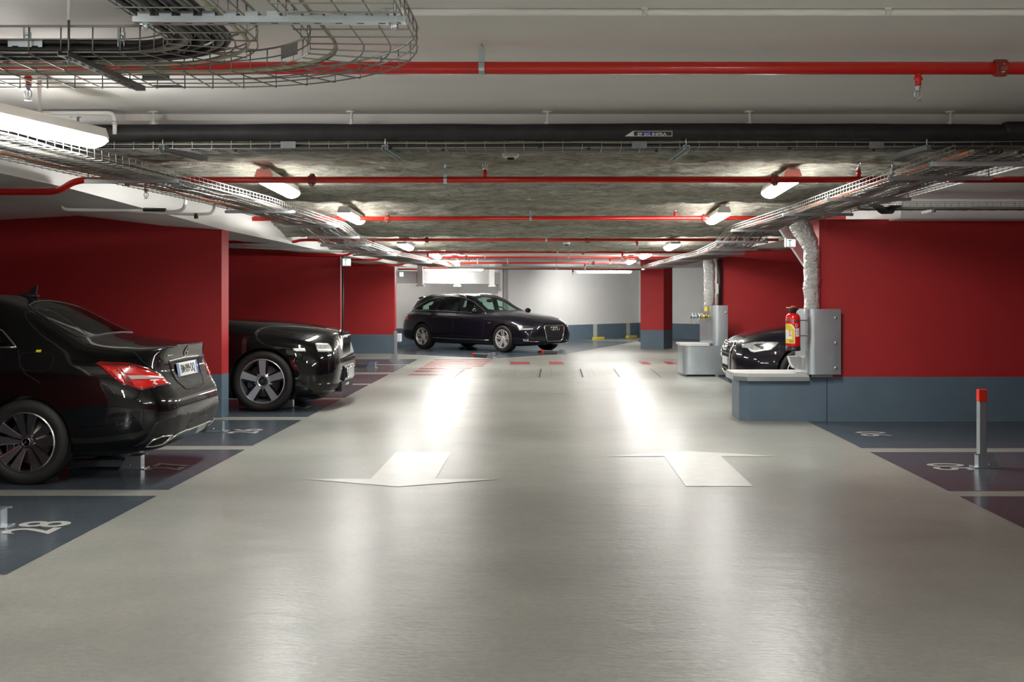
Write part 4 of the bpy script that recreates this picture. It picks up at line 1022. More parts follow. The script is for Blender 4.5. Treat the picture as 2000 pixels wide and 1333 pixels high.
def make_wheel(car, x, y, R, rim, w, style):
    """alloy wheel with tyre; outer side towards +y, turned round for the right side"""
    par = car.root; sgn = 1 if y > 0 else -1
    m = MB(); f = w*.42
    m.lathe([(rim+.001,f+.012),(rim-.008,f+.016),(rim-.014,f+.006),(rim-.02,f-.03),(rim-.03,0),(rim-.028,-w*.45)], (0,0,0), 'y', 56, 1, caps=False)
    def spoke(a, pts, y0, y1, th, mi, cap):
        """outline (r, t) around angle a; face slopes from y0 at the hub to y1 at the rim"""
        ca, sa = math.cos(a), math.sin(a); r0, r1 = pts[0][0], max(p[0] for p in pts); vs = []
        for r, t in pts:
            yy = y0 + (y1-y0)*(r-r0)/(r1-r0); vs.append((r*sa + t*ca, yy, r*ca - t*sa))
        n = len(pts); vs += [(p[0], p[1]-th, p[2]) for p in vs]
        m.add(vs, [(i,(i+1)%n,n+(i+1)%n,n+i) for i in range(n)], mi); m.add(vs, [tuple(range(n)), tuple(range(2*n-1,n-1,-1))], cap)
    mats_ = [M['rimsilver'], M['rimsilver'], M['rimsilver']]
    for k in range(5):
        a = 2*PI*k/5 + (style == 'blade')*0 
        if style == 'twin':
            for q in (-1, 1): spoke(a, [(.045,q*.006),(rim*.6,q*.012),(rim-.01,q*.022),(rim-.01,q*.062),(rim*.6,q*.044),(.05,q*.034)][::q], f-.03, f+.004, .03, 0, 0)
        elif style == 'blade':
            for q in (-1, 1):
                spoke(a, [(.040,q*.004),(rim*.62,q*.010),(rim-.012,q*.016),(rim-.012,q*.092),(rim*.62,q*.056),(.052,q*.026)][::q], f-.03, f+.004, .03, 0, 0)
                spoke(a, [(.045,q*.025),(rim*.55,q*.052),(rim-.014,q*.090),(rim-.014,q*.098),(rim*.55,q*.060),(.05,q*.033)][::q], f-.027, f+.008, .02, 1, 1)
        else:
            spoke(a, [(.07,-.032),(rim-.01,-.045),(rim-.01,.045),(.07,.032)], f-.012, f+.004, .035, 0, 2)
            for q in (-1, 1): spoke(a, [(.08,q*.036),(rim-.012,q*.052),(rim-.012,q*.076),(.08,q*.05)][::q], f-.02, f-.006, .03, 0, 0)
    if style == 'blade': mats_ = [M['rimdark'], M['rimedge'], M['rimdark']]
    if style == 'wide': mats_ = [M['rimgloss'], M['rimgrey'], M['rimgrey']]
    hr = {'blade': .044, 'twin': .06, 'wide': .10}[style]
    m.lathe([(hr+.012,f-.06),(hr+.008,f-.034),(hr-.006,f-.024),(.035,f-.02),(0,f-.02)], (0,0,0), 'y', 28, 0 if style != 'wide' else 2)
    for k in range(5):
        a = 2*PI*(k+.5)/5; q = V(math.sin(a)*.052, f-.03, math.cos(a)*.052)
        if style != 'wide': m.cyl(q, q+V(0,.012,0), .009, 8, 1)
    wh = m.build('wheel', mats_, par, angle=32); wh.location = (x, y - sgn*w*.5, R); wh.rotation_euler = (0, 0, 0 if sgn > 0 else PI)
    t = MB(); g = .006
    t.lathe([(rim-.012,f-.01),(rim+.004,f+.01),(R*.5+rim*.5,w*.53),(R-.03,w*.50),(R-.008,w*.45),(R,w*.40),(R,w*.27),(R-g,w*.265),(R-g,w*.235),(R,w*.23),(R,w*.03),(R-g,w*.025),(R-g,-w*.025),(R,-w*.03),(R,-w*.23),(R-g,-w*.235),(R-g,-w*.265),(R,-w*.27),(R,-w*.40),(R-.012,-w*.47),(R-.04,-w*.52),(rim+.004,-w*.46),(rim-.012,-w*.44)], (0,0,0), 'y', 64, caps=False)
    for k in range(46):
        a = 2*PI*k/46; ca, sa = math.cos(a), math.sin(a)
        for q in (1, -1): t.bar((sa*(R-.004), q*w*.40, ca*(R-.004)), (sa*(R-.034), q*w*.497, ca*(R-.034)), .007, .006)
    t.build('tyre', M['tyre'], wh)
    c = MB(); hc = .034 if style != 'wide' else .075
    c.lathe([(hc,f-.024),(hc,f-.012),(hc*.86,f-.008),(hc*.82,f-.011),(0,f-.011)], (0,0,0), 'y', 28); hb = c.build('hub_cap', M['rimedge'] if style != 'twin' else M['rimsilver'], wh)
    if style == 'blade':
        s_ = MB()
        for k in range(3):
            a = 2*PI*k/3; p0 = V(0, f-.009, 0); d = V(math.sin(a), 0, math.cos(a)); e = V(math.cos(a), 0, -math.sin(a))
            s_.add([p0-e*.004, p0+d*.027, p0+e*.004, p0+V(0,.004,0)], [(0,1,3),(1,2,3),(0,2,1)])
        s_.build('hub_emblem', M['chrome'], wh)
        c2 = MB(); c2.lathe([(hc*.8,f-.010),(0,f-.010)], (0,0,0), 'y', 24); c2.build('hub_disc', M['plasticb'], wh, fixn=False)
    if style == 'wide':
        c2 = MB(); c2.lathe([(.05,f-.012),(.05,f-.006),(.046,f-.005),(0,f-.005)], (0,0,0), 'y', 24); c2.build('hub_disc', M['rimgloss'], wh)
        for dx, dz in ((-.008,.006),(.008,-.006)):
            tx = place(text_mesh('R', .05, .001, .001), (dx, f-.003, dz), (-1,0,0), (0,0,1)); tx.build('hub_lettering', M['satin'], wh)
    d = MB(); d.lathe([(rim*.72,-.01),(rim*.72,.012),(rim*.4,.012),(rim*.38,.03),(.0,.03)], (0,0,0), 'y', 40); d.build('brake_disc', M['disc'], wh)
    d = MB(); d.bar((rim*.6,.0,-.09),(rim*.6,.0,.09),.07,.075,up=(0,1,0)); d.build('brake_caliper', M['rimdark'], wh, bevel=.012)
    return wh

def interior(car, xf, xr, zs, ytrack=.36, wheel_side=1):
    I = []
    def seat(x, y, wd, name='seat', zs=zs):
        m = MB(); m.obox((x, y, zs), (.25,0,.03), (0,wd,0), (-.012,0,.07)); s = m.build(name, M['cabin'], car.root, bevel=.03)
        b = MB(); b.obox((x-.30, y, zs+.33), (.055,0,.015), (0,wd*.95,0), (-.07,0,.31)); b.build('seat_back', M['cabin'], s, bevel=.03)
        for q in ((0,) if wd < .4 else (-.36, .36)):
            h = MB(); h.obox((x-.39, y+q, zs+.70), (.045,0,.01), (0,.12,0), (-.01,0,.075)); h.build('headrest', M['cabin'], s, bevel=.03)
    for sy in (-1, 1): seat(xf, sy*ytrack, .24)
    seat(xr, 0, .60, 'rear_seat', zs-.08)
    d = MB(); d.obox((xf+.72, 0, .80), (.16,0,-.03), (0,.60,0), (.02,0,.12)); d.build('dashboard', M['cabin'], car.root, bevel=.04)
    sw = MB(); c = V(xf+.42, wheel_side*ytrack, .90); u = V(0,1,0); v = V(-.35,0,.93).normalized()
    sw.tube([c + (u*math.cos(a) + v*math.sin(a))*.185 for a in np.linspace(0, 2*PI, 25)[:-1]], .014, 8, closed=True)
    sw.bar(c - u*.18, c + u*.18, .03, .02); sw.cyl(c, c + V(.2,0,-.06), .03, 10); sw.build('steering_wheel', M['plasticb'], car.root)

def plate(car, center, n, txt, w=.52, h=.11, name='number_plate'):
    """number plate facing direction n"""
    n = Vector(n).normalized(); u = Vector((0,0,1)).cross(n).normalized(); v = n.cross(u); c = Vector(center); m = MB()
    m.obox(c, u*w/2, v*h/2, n*.004); p = m.build(name, M['plate'], car.root, bevel=.003)
    for s, k in ((-1, 'plate_band'), (1, 'plate_band')):
        b = MB(); b.obox(c + u*s*(w/2-.022) + n*.0042, u*.02, v*(h/2-.004), n*.0006); b.build(k, M['plateblue'], p)
    if not txt.strip(): return p
    t = place(text_mesh(txt, h*.86, .0006, .0015, sx=.80), c + n*.005, u, v); t.build('plate_lettering', M['blackletter'], p)
    return p
def ring_path(c, u, v, r, n=28): return [Vector(c) + Vector(u)*r*math.cos(2*PI*k/n) + Vector(v)*r*math.sin(2*PI*k/n) for k in range(n)]
def at(ox, oy, sc):
    return lambda pts: [(ox + a/sc, oy + b/sc) for a, b in pts]

# ------------------------------------------------------------------ near black saloon, tail to the lane
ST = [(-1.06,1.02,.40,1.005,.46,.93,.49,.81,.50,.58,.48,.36,.40,.27),(-1.03,1.03,.52,1.01,.59,.935,.64,.81,.66,.58,.62,.36,.52,.26),
 (-.97,1.037,.585,1.01,.675,.94,.735,.815,.765,.58,.73,.35,.60,.245),(-.85,1.045,.62,1.01,.73,.945,.79,.82,.825,.58,.79,.34,.66,.23),
 (-.65,1.07,.64,1.02,.755,.955,.825,.84,.858,.60,.83,.33,.70,.21),(-.40,1.11,.63,1.05,.755,.98,.845,.86,.875,.62,.855,.32,.72,.20),
 (-.15,1.225,.60,1.15,.745,1.01,.85,.875,.88,.63,.865,.32,.74,.19),(.15,1.362,.565,1.30,.735,1.035,.852,.885,.882,.64,.87,.32,.75,.18),
 (.5,1.437,.565,1.385,.73,1.03,.853,.885,.884,.64,.87,.32,.75,.18),(1.0,1.45,.575,1.395,.735,1.0,.855,.88,.885,.64,.87,.31,.75,.17),
 (1.6,1.43,.565,1.365,.74,.97,.857,.87,.887,.63,.87,.31,.75,.17),(2.1,1.30,.56,1.22,.74,.955,.857,.86,.887,.62,.87,.31,.75,.17),
 (2.45,1.11,.58,1.06,.74,.945,.857,.85,.887,.62,.87,.31,.75,.17),(2.65,1.01,.60,.985,.74,.935,.855,.84,.885,.61,.87,.31,.75,.17),
 (3.0,.96,.57,.935,.71,.89,.83,.80,.87,.58,.85,.30,.74,.18),(3.35,.88,.48,.855,.62,.82,.74,.73,.80,.54,.77,.30,.68,.2),
 (3.5,.81,.42,.79,.54,.75,.66,.67,.72,.5,.68,.3,.6,.22),(3.59,.70,.3,.69,.4,.66,.48,.6,.52,.48,.48,.32,.42,.24)]
cb = CarBody(ST, [.12,.10,.03,0,.115,.125,.10,.09,.085], [-.10,-.08,-.02,0,-.01,-.03,-.05,-.06,-.06], .75, .5)
C1 = Car('car', 'black saloon at the left edge, tail with red lamps towards the lane', 'car', cb, (-3.91, 9.69, 0), PI, M['paintblack'])
dlo = [(.12,1.03),(.25,1.15),(.48,1.26),(.85,1.335),(1.35,1.345),(1.75,1.26),(2.28,.965),(1.5,.985),(.7,1.01)]
rw = sym([(.215,0),(.205,.25),(.165,.43),(.10,.50),(-.12,.545),(-.27,.565),(-.32,.52),(-.36,.3),(-.375,0)])
ws = sym([(1.72,0),(1.70,.35),(1.78,.52),(2.38,.62),(2.50,.5),(2.56,0)])
side = C1.view(PI/2); sx = lambda pts: [(-a, b) for a, b in pts]
C1.cut((0, 2.70), .62, .352, [shrink(dlo, .93)], [(shrink(rw, .9), .75), (shrink(ws, .92), .75)], (), (-.30, 2.45, .42, .05))
for sy, th in ((1, PI/2), (-1, -PI/2)):
    f_ = (lambda pts: [(-a, b) for a, b in pts]) if sy > 0 else (lambda pts: pts)
    C1.patch('side_window', f_(dlo), C1.view(th), M['darkglass'], .08, .001, 0)
    C1.line('window_trim', f_(dlo), C1.view(th), M['satin'], .010, .002, True, .05)
    C1.line('door_gap', f_([(.10,1.015),(.06,.93),(.0,.84),(-.12,.77)]) , C1.view(th), M['well'], .004, -.001)
    C1.line('door_gap', f_([(1.15,.985),(1.15,.6),(1.12,.33)]) , C1.view(th), M['well'], .004, -.001)
    C1.patch('door_mirror', f_([(2.02,1.0),(2.2,1.0),(2.2,1.1),(2.04,1.12)]), C1.view(th), C1.paint, .06, .14, .13)
C1.patch('rear_window', rw, C1.top(), M['darkglass'], .06, .001, 0)
C1.line('window_seal', rw, C1.top(), M['trimblack'], .007, .0, True, .04)
C1.patch('windscreen', ws, C1.top(), M['darkglass'], .08, .001, 0)
r5 = at(180, 640, 5.125)
tl = C1.px_patch('tail_lamp', r5([(35,362),(70,345),(200,350),(360,356),(470,380),(560,412),(690,474),(785,573),(710,582),(640,592),(560,615),(490,630),(380,597),(260,548),(150,465)]), M['taildark'], 5, .006, .03, label='red tail lamp cluster')
C1.px_patch('lamp_lens', r5([(95,385),(240,400),(300,470),(345,555),(300,555),(210,480)]), M['taillight'], 5, .008, .004, tl)
C1.px_patch('lamp_lens', r5([(265,392),(420,402),(560,440),(660,480),(690,495),(340,478),(300,450)]), M['taillight'], 5, .008, .004, tl)
C1.px_patch('lamp_lens', r5([(370,530),(715,522),(760,565),(640,580),(540,605),(490,618),(420,590)]), M['taillight'], 5, .008, .004, tl)
C1.px_patch('lamp_pale_strip', r5([(345,480),(520,484),(690,496),(718,516),(560,520),(392,522)]), M['tailwhite'], 5, .010, .004, tl)
C1.px_patch('lamp_pale_strip', r5([(365,390),(382,392),(385,420),(362,445),(310,472),(300,462),(345,440),(366,418)]), M['tailwhite'], 3, .010, .003, tl)  # narrow curved pale strip on top of the lens
C1.px_patch('lamp_pale_strip', r5([(610,535),(628,533),(625,555),(650,570),(640,580),(600,565)]), M['tailwhite'], 3, .010, .003, tl)
# lid edge, plate recess, plate, star
C1.line('boot_lid_gap', r5([(-60,165),(60,190),(200,225),(330,245),(425,253)]), C1.hit_px, M['well'], .0035, 0, mirror=True)
C1.line('boot_lid_gap', r5([(425,253),(500,335),(570,395),(690,470),(785,573)]), C1.hit_px, M['well'], .003, 0, mirror=True)
rec = C1.patch('plate_recess', sym([(-.40,.885),(.0,.892)][:0] + [(-.34,.0)])[:0] or [(-.36,.885),(.36,.885),(.33,.74),(.25,.685),(-.25,.685),(-.33,.74)], C1.view(PI), M['paintblack'], .05, .0015, 0)
C1.line('boot_lid_gap', [(-.40,.90),(-.34,.74),(-.25,.675),(0,.66),(.25,.675),(.34,.74),(.40,.90)], C1.view(PI), M['well'], .004, 0, step=.04)
C1.line('recess_trim', [(-.40,.905),(0,.915),(.40,.905)], C1.view(PI), M['satin'], .005, .002, step=.05)
h = C1.hit((-4,0,.825), (1,0,0)); plate(C1, h[0] + V(-.016,0,0), (-1,0,.18), 'BM·099·DQ')
h = C1.hit((-4,0,.968), (1,0,0)); q = h[0] + V(-.006,0,0); nn = h[1] if h[1].x < 0 else -h[1]
u_ = V(0,1,0); v_ = (V(0,0,1) - nn*nn.z).normalized(); e = MB(); e.tube(ring_path(q, u_, v_, .040), .0045, 8, closed=True)
for k in range(3):
    a = 2*PI*k/3; d = v_*math.cos(a) + u_*math.sin(a); s_ = v_*-math.sin(a) + u_*math.cos(a)
    e.add([q - s_*.008, q + d*.040, q + s_*.008, q + nn*.009], [(0,1,3),(1,2,3),(0,2,1)])
e.build('star_emblem', M['chrome'], C1.root)
C1.line('lid_badge', [(-.46,.95),(-.33,.955)], C1.view(PI), M['satin'], .006, .002, step=.03)
# bumper: dark valance, bright strip, tail pipes
C1.px_patch('bumper_valance', r5([(410,1195),(520,1130),(580,1040),(640,950),(760,895),(900,860),(1040,835),(1150,805),(1147,925),(1060,980),(950,1018),(850,1058),(780,1075),(690,1085),(600,1122),(530,1188)]), M['trimblack'], 6, .003, .01, label='matt dark bumper valance')
C1.line('bumper_strip', r5([(1143,942),(1100,966),(1000,1003),(900,1038),(850,1062),(790,1105),(735,1142)]), C1.hit_px, M['chrome'], .008, .004, step=8, mirror=True, label='bright strip along the bumper edge')
ex = r5([(530,1188),(600,1126),(690,1087),(785,1076),(742,1130),(690,1164),(605,1184)])
C1.line('tailpipe_trim', ex, C1.hit_px, M['chrome'], .008, .006, True, 6, mirror=True, label='chrome tailpipe trim')
C1.px_patch('tailpipe', shrink(ex, .9), M['well'], 4, .004, .0)
r6 = at(0, 560, 6.664)
C1.line('fuel_flap_gap', r6([(255,960),(270,890),(310,865),(450,856),(600,862),(690,905),(692,980),(650,1080),(560,1102),(330,1096),(255,1045)]), C1.hit_px, M['well'], .0022, .0005, True, 4)
C1.px_patch('sticker', r6([(465,855),(475,826),(543,826),(530,858)]), mat('yellow_sticker', (.85,.75,.02), .4), 3, .002, 0, mirror=False, label='small yellow sticker above the fuel flap')
h = C1.hit((.36,0,4), (0,0,-1)); z0 = h[0].z - .006; fin = MB()
for k, (a, w_, zt) in enumerate(((.12,.012,.004),(.04,.03,.022),(-.03,.03,.034),(-.07,.016,.075),(-.105,.006,.088))): pass
fin.prism([(.13,0),(.05,.028),(-.01,.036),(-.05,.085),(-.085,.092),(-.075,.03),(-.09,0)], (h[0].x,-.006,z0),(1,0,0),(0,0,1),(0,.012,0)); fin.ball((h[0].x+.01,0,z0+.006), .11,.038,.026,16,8)
fin.build('roof_aerial', M['plasticb'], C1.root)
for x in (0, 2.70):
    for y in (.872, -.872): make_wheel(C1, x, y, .322, .228, .225, 'blade')
interior(C1, 1.45, .55, .42)

# ------------------------------------------------------------------ black coupe, nose to the lane
ST = [(-1.26,.95,.34,.93,.45,.86,.52,.75,.56,.55,.55,.35,.5,.25),(-1.2,1.0,.46,.97,.60,.90,.68,.78,.74,.56,.73,.33,.64,.23),(-1.05,1.04,.54,1.01,.70,.95,.80,.83,.86,.58,.85,.3,.74,.2),
 (-.7,1.12,.58,1.08,.78,1.0,.88,.88,.93,.6,.92,.27,.8,.18),(-.2,1.34,.57,1.27,.80,1.05,.92,.93,.96,.63,.955,.26,.83,.17),(.4,1.48,.60,1.41,.82,1.07,.93,.95,.97,.64,.965,.25,.84,.17),
 (1.1,1.505,.60,1.44,.82,1.06,.935,.95,.972,.64,.967,.25,.84,.17),(1.7,1.41,.60,1.34,.82,1.05,.935,.95,.972,.64,.967,.25,.84,.17),(2.15,1.20,.64,1.15,.83,1.04,.935,.945,.972,.64,.967,.25,.84,.17),
 (2.4,1.125,.68,1.095,.84,1.025,.935,.94,.97,.64,.965,.25,.84,.17),(2.7,1.11,.69,1.075,.845,1.01,.93,.925,.967,.63,.96,.25,.84,.16),(3.1,1.085,.68,1.045,.835,.985,.92,.90,.955,.62,.95,.25,.82,.15),
 (3.5,1.04,.64,1.0,.80,.945,.895,.865,.935,.6,.925,.25,.79,.14),(3.75,.995,.58,.965,.74,.905,.845,.81,.895,.57,.885,.25,.75,.14),(3.88,.965,.52,.94,.66,.88,.77,.78,.83,.55,.82,.26,.7,.15),
 (3.96,.94,.44,.92,.56,.85,.66,.75,.72,.55,.71,.27,.6,.16),(3.995,.92,.34,.90,.43,.81,.51,.72,.56,.55,.55,.28,.48,.17)]
cb = CarBody(ST, [.12,.1,.03,0,.05,.1,.12,.12,.12], [-.20,-.16,-.04,0,-.03,-.05,-.07,-.07,-.07], .6, .7)
C2 = Car('car', 'black coupe with upright chrome grille standing behind the first red wall on the left', 'car', cb, (-6.552, 15.2, 0), 0, M['paintblack'])
dlo = [(-.45,1.09),(-.1,1.22),(.35,1.37),(1.0,1.415),(1.55,1.33),(2.05,1.06)]
ws = sym([(1.52,0),(1.52,.4),(1.62,.56),(2.12,.66),(2.24,.5),(2.3,0)])
C2.cut((0, 3.112), .70, .402, [shrink(dlo, .93)], [(shrink(ws, .92), .9)], (), (-.1, 2.1, .42, .05))
for th in (PI/2, -PI/2):
    f_ = (lambda pts: [(-a, b) for a, b in pts]) if th > 0 else (lambda pts: pts)
    C2.patch('side_window', f_(dlo), C2.view(th), M['darkglass'], .08, .001, 0); C2.line('window_trim', f_(dlo), C2.view(th), M['satin'], .010, .002, True, .06)
C2.patch('windscreen', ws, C2.top(), M['darkglass'], .08, .001, 0)
r6 = at(420, 600, 6.06)
hl = C2.px_patch('headlamp', r6([(1185,432),(1250,428),(1335,430),(1372,470),(1388,530),(1300,533),(1215,532),(1200,480)]), M['headlens'], 3, .004, .02, label='rectangular clear headlamp')
C2.px_patch('headlamp_strip', r6([(1200,440),(1325,437),(1340,452),(1205,456)]), M['headbright'], 2, .006, .003, hl); C2.px_patch('headlamp_strip', r6([(1215,500),(1375,498),(1380,524),(1222,526)]), M['headbright'], 2, .006, .003, hl)
C2.px_patch('side_marker', r6([(920,490),(1060,487),(1076,525),(962,528),(932,508)]), M['headbright'], 3, .004, .01, label='white side marker lamp')
C2.line('bonnet_gap', r6([(180,233),(500,260),(810,285),(1000,310),(1200,346),(1330,384),(1400,440)]), C2.hit_px, M['well'], .004, 0, step=20, mirror=True)
C2.line('fender_trim', r6([(1215,915),(1350,905),(1500,888)]), C2.hit_px, M['satin'], .007, .002, step=15, mirror=True, label='bright strip along the lower bumper')
C2.px_patch('lower_intake', r6([(1235,925),(1480,902),(1480,985),(1215,985)]), M['trimblack'], 4, .002, 0)
g = MB(); gx = 3.86                                             # upright grille with vertical bars
g.prism([(-.335,.53),(.335,.53),(.325,.90),(.20,.945),(-.20,.945),(-.325,.90)], (gx,0,0), (0,1,0), (0,0,1), (.10,0,0)); gs = g.build('grille_surround', M['chrome'], C2.root, bevel=.012)
i_ = MB(); i_.prism([(-.295,.565),(.295,.565),(.285,.875),(-.285,.875)], (gx+.096,0,0), (0,1,0), (0,0,1), (.008,0,0)); i_.build('grille_back', M['well'], gs)
for k in range(19):
    b = MB(); y = -.27 + .03*k; b.box(gx+.098, gx+.118, y-.005, y+.005, .57, .87); b.build('grille_bar', M['chrome'], gs)
fm = MB(); fm.tube([(gx+.105,-.30,.56),(gx+.105,.30,.56),(gx+.105,.29,.88),(gx+.105,-.29,.88)], .02, 8, closed=True); fm.build('grille_frame', M['chrome'], gs)
st = MB(); st.cyl((gx+.03,0,.945),(gx+.03,0,.965),.022,14); st.build('bonnet_ornament_base', M['chrome'], gs)
bb = MB(); bb.box(3.93,4.015,-.36,.36,.33,.52); bb.build('bumper_centre', M['paintblack'], C2.root, bevel=.02)
pp = plate(C2, (4.03,0,.43), (1,0,.02), ' ')
fm = MB(); fm.tube([(4.03,-.27,.37),(4.03,.27,.37),(4.03,.27,.49),(4.03,-.27,.49)], .008, 8, closed=True); fm.build('plate_frame', M['chrome'], pp)
lc = MB(); lc.tube([(3.86,-.6,.30),(3.95,-.4,.28),(3.985,0,.27),(3.95,.4,.28),(3.86,.6,.30)], .014, 8); lc.build('chin_trim', M['chrome'], C2.root)
li = MB(); li.box(3.90,3.985,-.42,.42,.2,.32); li.build('lower_intake', M['trimblack'], C2.root, bevel=.012)
for x in (0, 3.112):
    for y in (.955, -.955): make_wheel(C2, x, y, .369, .272, .255, 'wide')
interior(C2, 1.35, .45, .45)

# ------------------------------------------------------------------ estate-car shape used twice
EST = [(-.95,1.24,.33,1.19,.42,.90,.52,.80,.56,.55,.55,.34,.48,.27),(-.88,1.28,.43,1.22,.57,.94,.69,.83,.74,.58,.73,.32,.62,.24),(-.7,1.32,.50,1.255,.66,.96,.79,.845,.84,.6,.83,.3,.72,.22),
 (-.4,1.365,.54,1.295,.70,.97,.84,.855,.885,.61,.87,.28,.77,.2),(0,1.40,.555,1.335,.725,.962,.86,.85,.905,.61,.89,.26,.78,.18),(.6,1.425,.56,1.365,.735,.945,.868,.845,.912,.6,.90,.25,.78,.17),
 (1.2,1.415,.555,1.35,.74,.93,.87,.84,.912,.6,.90,.25,.78,.17),(1.6,1.33,.55,1.25,.745,.915,.87,.835,.912,.6,.90,.25,.78,.17),(2.0,1.12,.58,1.06,.755,.905,.87,.83,.912,.6,.90,.25,.78,.17),
 (2.3,.985,.62,.95,.765,.895,.865,.81,.91,.6,.9,.25,.78,.17),(2.7,.935,.62,.905,.77,.86,.86,.78,.905,.58,.90,.25,.78,.17),(3.1,.885,.6,.86,.75,.81,.84,.73,.89,.55,.88,.25,.76,.17),
 (3.4,.825,.54,.80,.68,.75,.77,.67,.83,.5,.82,.25,.70,.18),(3.58,.77,.46,.75,.58,.70,.66,.62,.72,.48,.71,.25,.62,.19),(3.67,.73,.36,.715,.45,.67,.52,.60,.57,.48,.56,.26,.50,.2),(3.71,.70,.26,.69,.33,.65,.39,.58,.42,.48,.41,.27,.36,.21)]
def rings_emblem(car, n_hit, r=.049):
    q, nn = n_hit; u = Vector((0,0,1)).cross(nn).normalized(); v = nn.cross(u); e = MB()
    for k in range(4): e.tube(ring_path(q + u*(k-1.5)*.071, u, v, r, 22), .006, 7, closed=True)
    return e
def front_of(car, zt, zb, wt, wb, xs=1.0):
    cast = car.view(0); gp = [(-wt,zt-.03),(-wt+.04,zt),(wt-.04,zt),(wt,zt-.03),(wt-.01,zt-.12),(wb+.02,zb+.04),(wb-.03,zb),(-wb+.03,zb),(-wb-.02,zb+.04),(-wt+.01,zt-.12)]
    gb = car.patch('grille', gp, cast, M['well'], .05, .006, .0); car.line('grille_frame', gp, cast, M['chrome'], .013, .010, True, .05, parent=gb, label='bright grille frame')
    for k in range(7):
        z = zt - (zt-zb)*(k+1)/8; w_ = wt - (wt-wb)*max(0,(k+1)/8-.3)/.7 - .015
        car.line('grille_bar', [(-w_,z),(w_,z)], cast, M['trimblack'], .006, .012, step=.06, parent=gb)
    h = cast(0, zt-.075); nn = h[1] if h[1].x > 0 else -h[1]; rings_emblem(car, (h[0] + nn*.03, nn)).build('ring_emblem', M['chrome'], gb)
    return gb
# far estate car
cb = CarBody(EST, [.12,.1,.03,0,.07,.13,.30,.32,.33], [-.12,-.09,-.02,0,-.01,-.03,-.05,-.05,-.05], 1.1, .5)
C3 = Car('car', 'dark estate car parked askew before the white back wall', 'car', cb, (-2.60, 30.79, 0), math.atan2(-.657, .753), M['paintnavy'])
dl = [(-.60,.985),(-.30,1.13),(.0,1.255),(.30,1.315),(.75,1.345),(1.2,1.315),(1.6,1.20),(2.14,.925),(1.2,.95),(.3,.975)]
w1 = [(-.46,1.0),(-.22,1.11),(.02,1.215),(.22,1.265),(.05,1.0)]; w2 = [(.30,1.0),(.44,1.26),(.75,1.32),(1.10,1.295),(1.10,.975)]; w3 = [(1.22,.97),(1.22,1.28),(1.55,1.195),(1.95,1.0),(2.0,.945)]
ws = sym([(1.36,0),(1.36,.4),(1.42,.51),(2.1,.64),(2.22,.5),(2.29,0)]); hw = [(-.40,1.0),(.40,1.0),(.33,1.2),(-.33,1.2)]
C3.cut((0, 2.81), .64, .362, [w1, w2, w3], [(shrink(ws, .92), .75)], [(hw, -1.3, -.35)], (-.5, 2.15, .42, .05))
for th in (PI/2, -PI/2):
    f_ = (lambda pts: [(-a, b) for a, b in pts]) if th > 0 else (lambda pts: pts)
    c_ = C3.view(th)
    C3.patch('window_surround', f_(dl), c_, M['trimblack'], .06, .0015, 0) if False else None
    for p in (w1, w2, w3): C3.patch('side_window', f_(shrink(p, 1.06)), c_, M['carglass'], .07, .002, 0)
    C3.line('window_trim', f_(dl), c_, M['satin'], .013, .003, True, .05, label='bright trim round the side windows')
    C3.line('door_gap', f_([(1.16,.95),(1.15,.5),(1.12,.3)]), c_, M['well'], .005, -.001); C3.line('door_gap', f_([(.28,.97),(.26,.75),(.42,.45),(.45,.3)]), c_, M['well'], .005, -.001); C3.line('door_gap', f_([(2.2,.9),(2.22,.5),(2.2,.3)]), c_, M['well'], .005, -.001)
    for x in (.42, 1.36): C3.line('door_handle', f_([(x,.80),(x+.19,.795)]), c_, C3.paint, .014, .02)
    C3.line('fender_badge', f_([(2.34,.705),(2.43,.705)]), c_, M['satin'], .012, .001, step=.03)
    C3.line('sill_strip', f_([(.42,.30),(1.3,.285),(2.4,.285)]), c_, M['satin'], .010, .004)
    mr = MB(); sg = 1 if th > 0 else -1; mr.ball((1.98, sg*.97, .985), .06, .10, .06, 16, 10); mr.bar((2.03, sg*.80, .93),(2.0, sg*.93,.96), .07,.04); mr.build('door_mirror', C3.paint, C3.root)
    rr = MB(); z_ = [C3.hit((x, sg*.56, 4), (0,0,-1))[0].z for x in (-.5, 0, .6, 1.1, 1.3)]
    rr.tube(smooth_path([(-.52,sg*.56,z_[0]-.01),(-.42,sg*.56,z_[0]+.035),(0,sg*.56,z_[1]+.04),(.6,sg*.56,z_[2]+.04),(1.05,sg*.56,z_[3]+.04),(1.3,sg*.56,z_[4]-.01)], 6), .014, 8); rr.build('roof_rail', M['satin'], C3.root)
C3.patch('windscreen', ws, C3.top(), M['carglass'], .08, .002, 0)
C3.patch('rear_window', hw, C3.view(PI), M['carglass'], .08, .002, 0)
mr = MB(); mr.ball((1.55,0,1.235), .04,.12,.045,12,8); mr.build('rear_view_mirror', M['plasticb'], C3.root)
sp = MB(); zs_ = C3.hit((-.45,0,4),(0,0,-1))[0].z; sp.prism([(-.42,zs_-.01),(-.45,zs_+.004),(-.60,zs_-.03),(-.625,zs_-.055),(-.52,zs_-.07)], (0,-.44,0), (1,0,0), (0,0,1), (0,.88,0)); sp.build('roof_spoiler', C3.paint, C3.root, bevel=.01)
front_of(C3, .645, .275, .36, .27)
r9 = at(920, 580, 11.1)
hl = C3.px_patch('headlamp', r9([(1000,625),(1110,620),(1260,638),(1390,655),(1365,705),(1250,718),(1110,727),(1050,735),(1020,680)]), M['headdark'], 2.2, .005, .02, label='headlamp with bright running strip')
C3.px_patch('headlamp_strip', r9([(1003,630),(1100,625),(1125,650),(1090,695),(1340,690),(1345,712),(1100,722),(1050,732),(1022,670)]), M['headbright'], 1.5, .008, .004, hl)
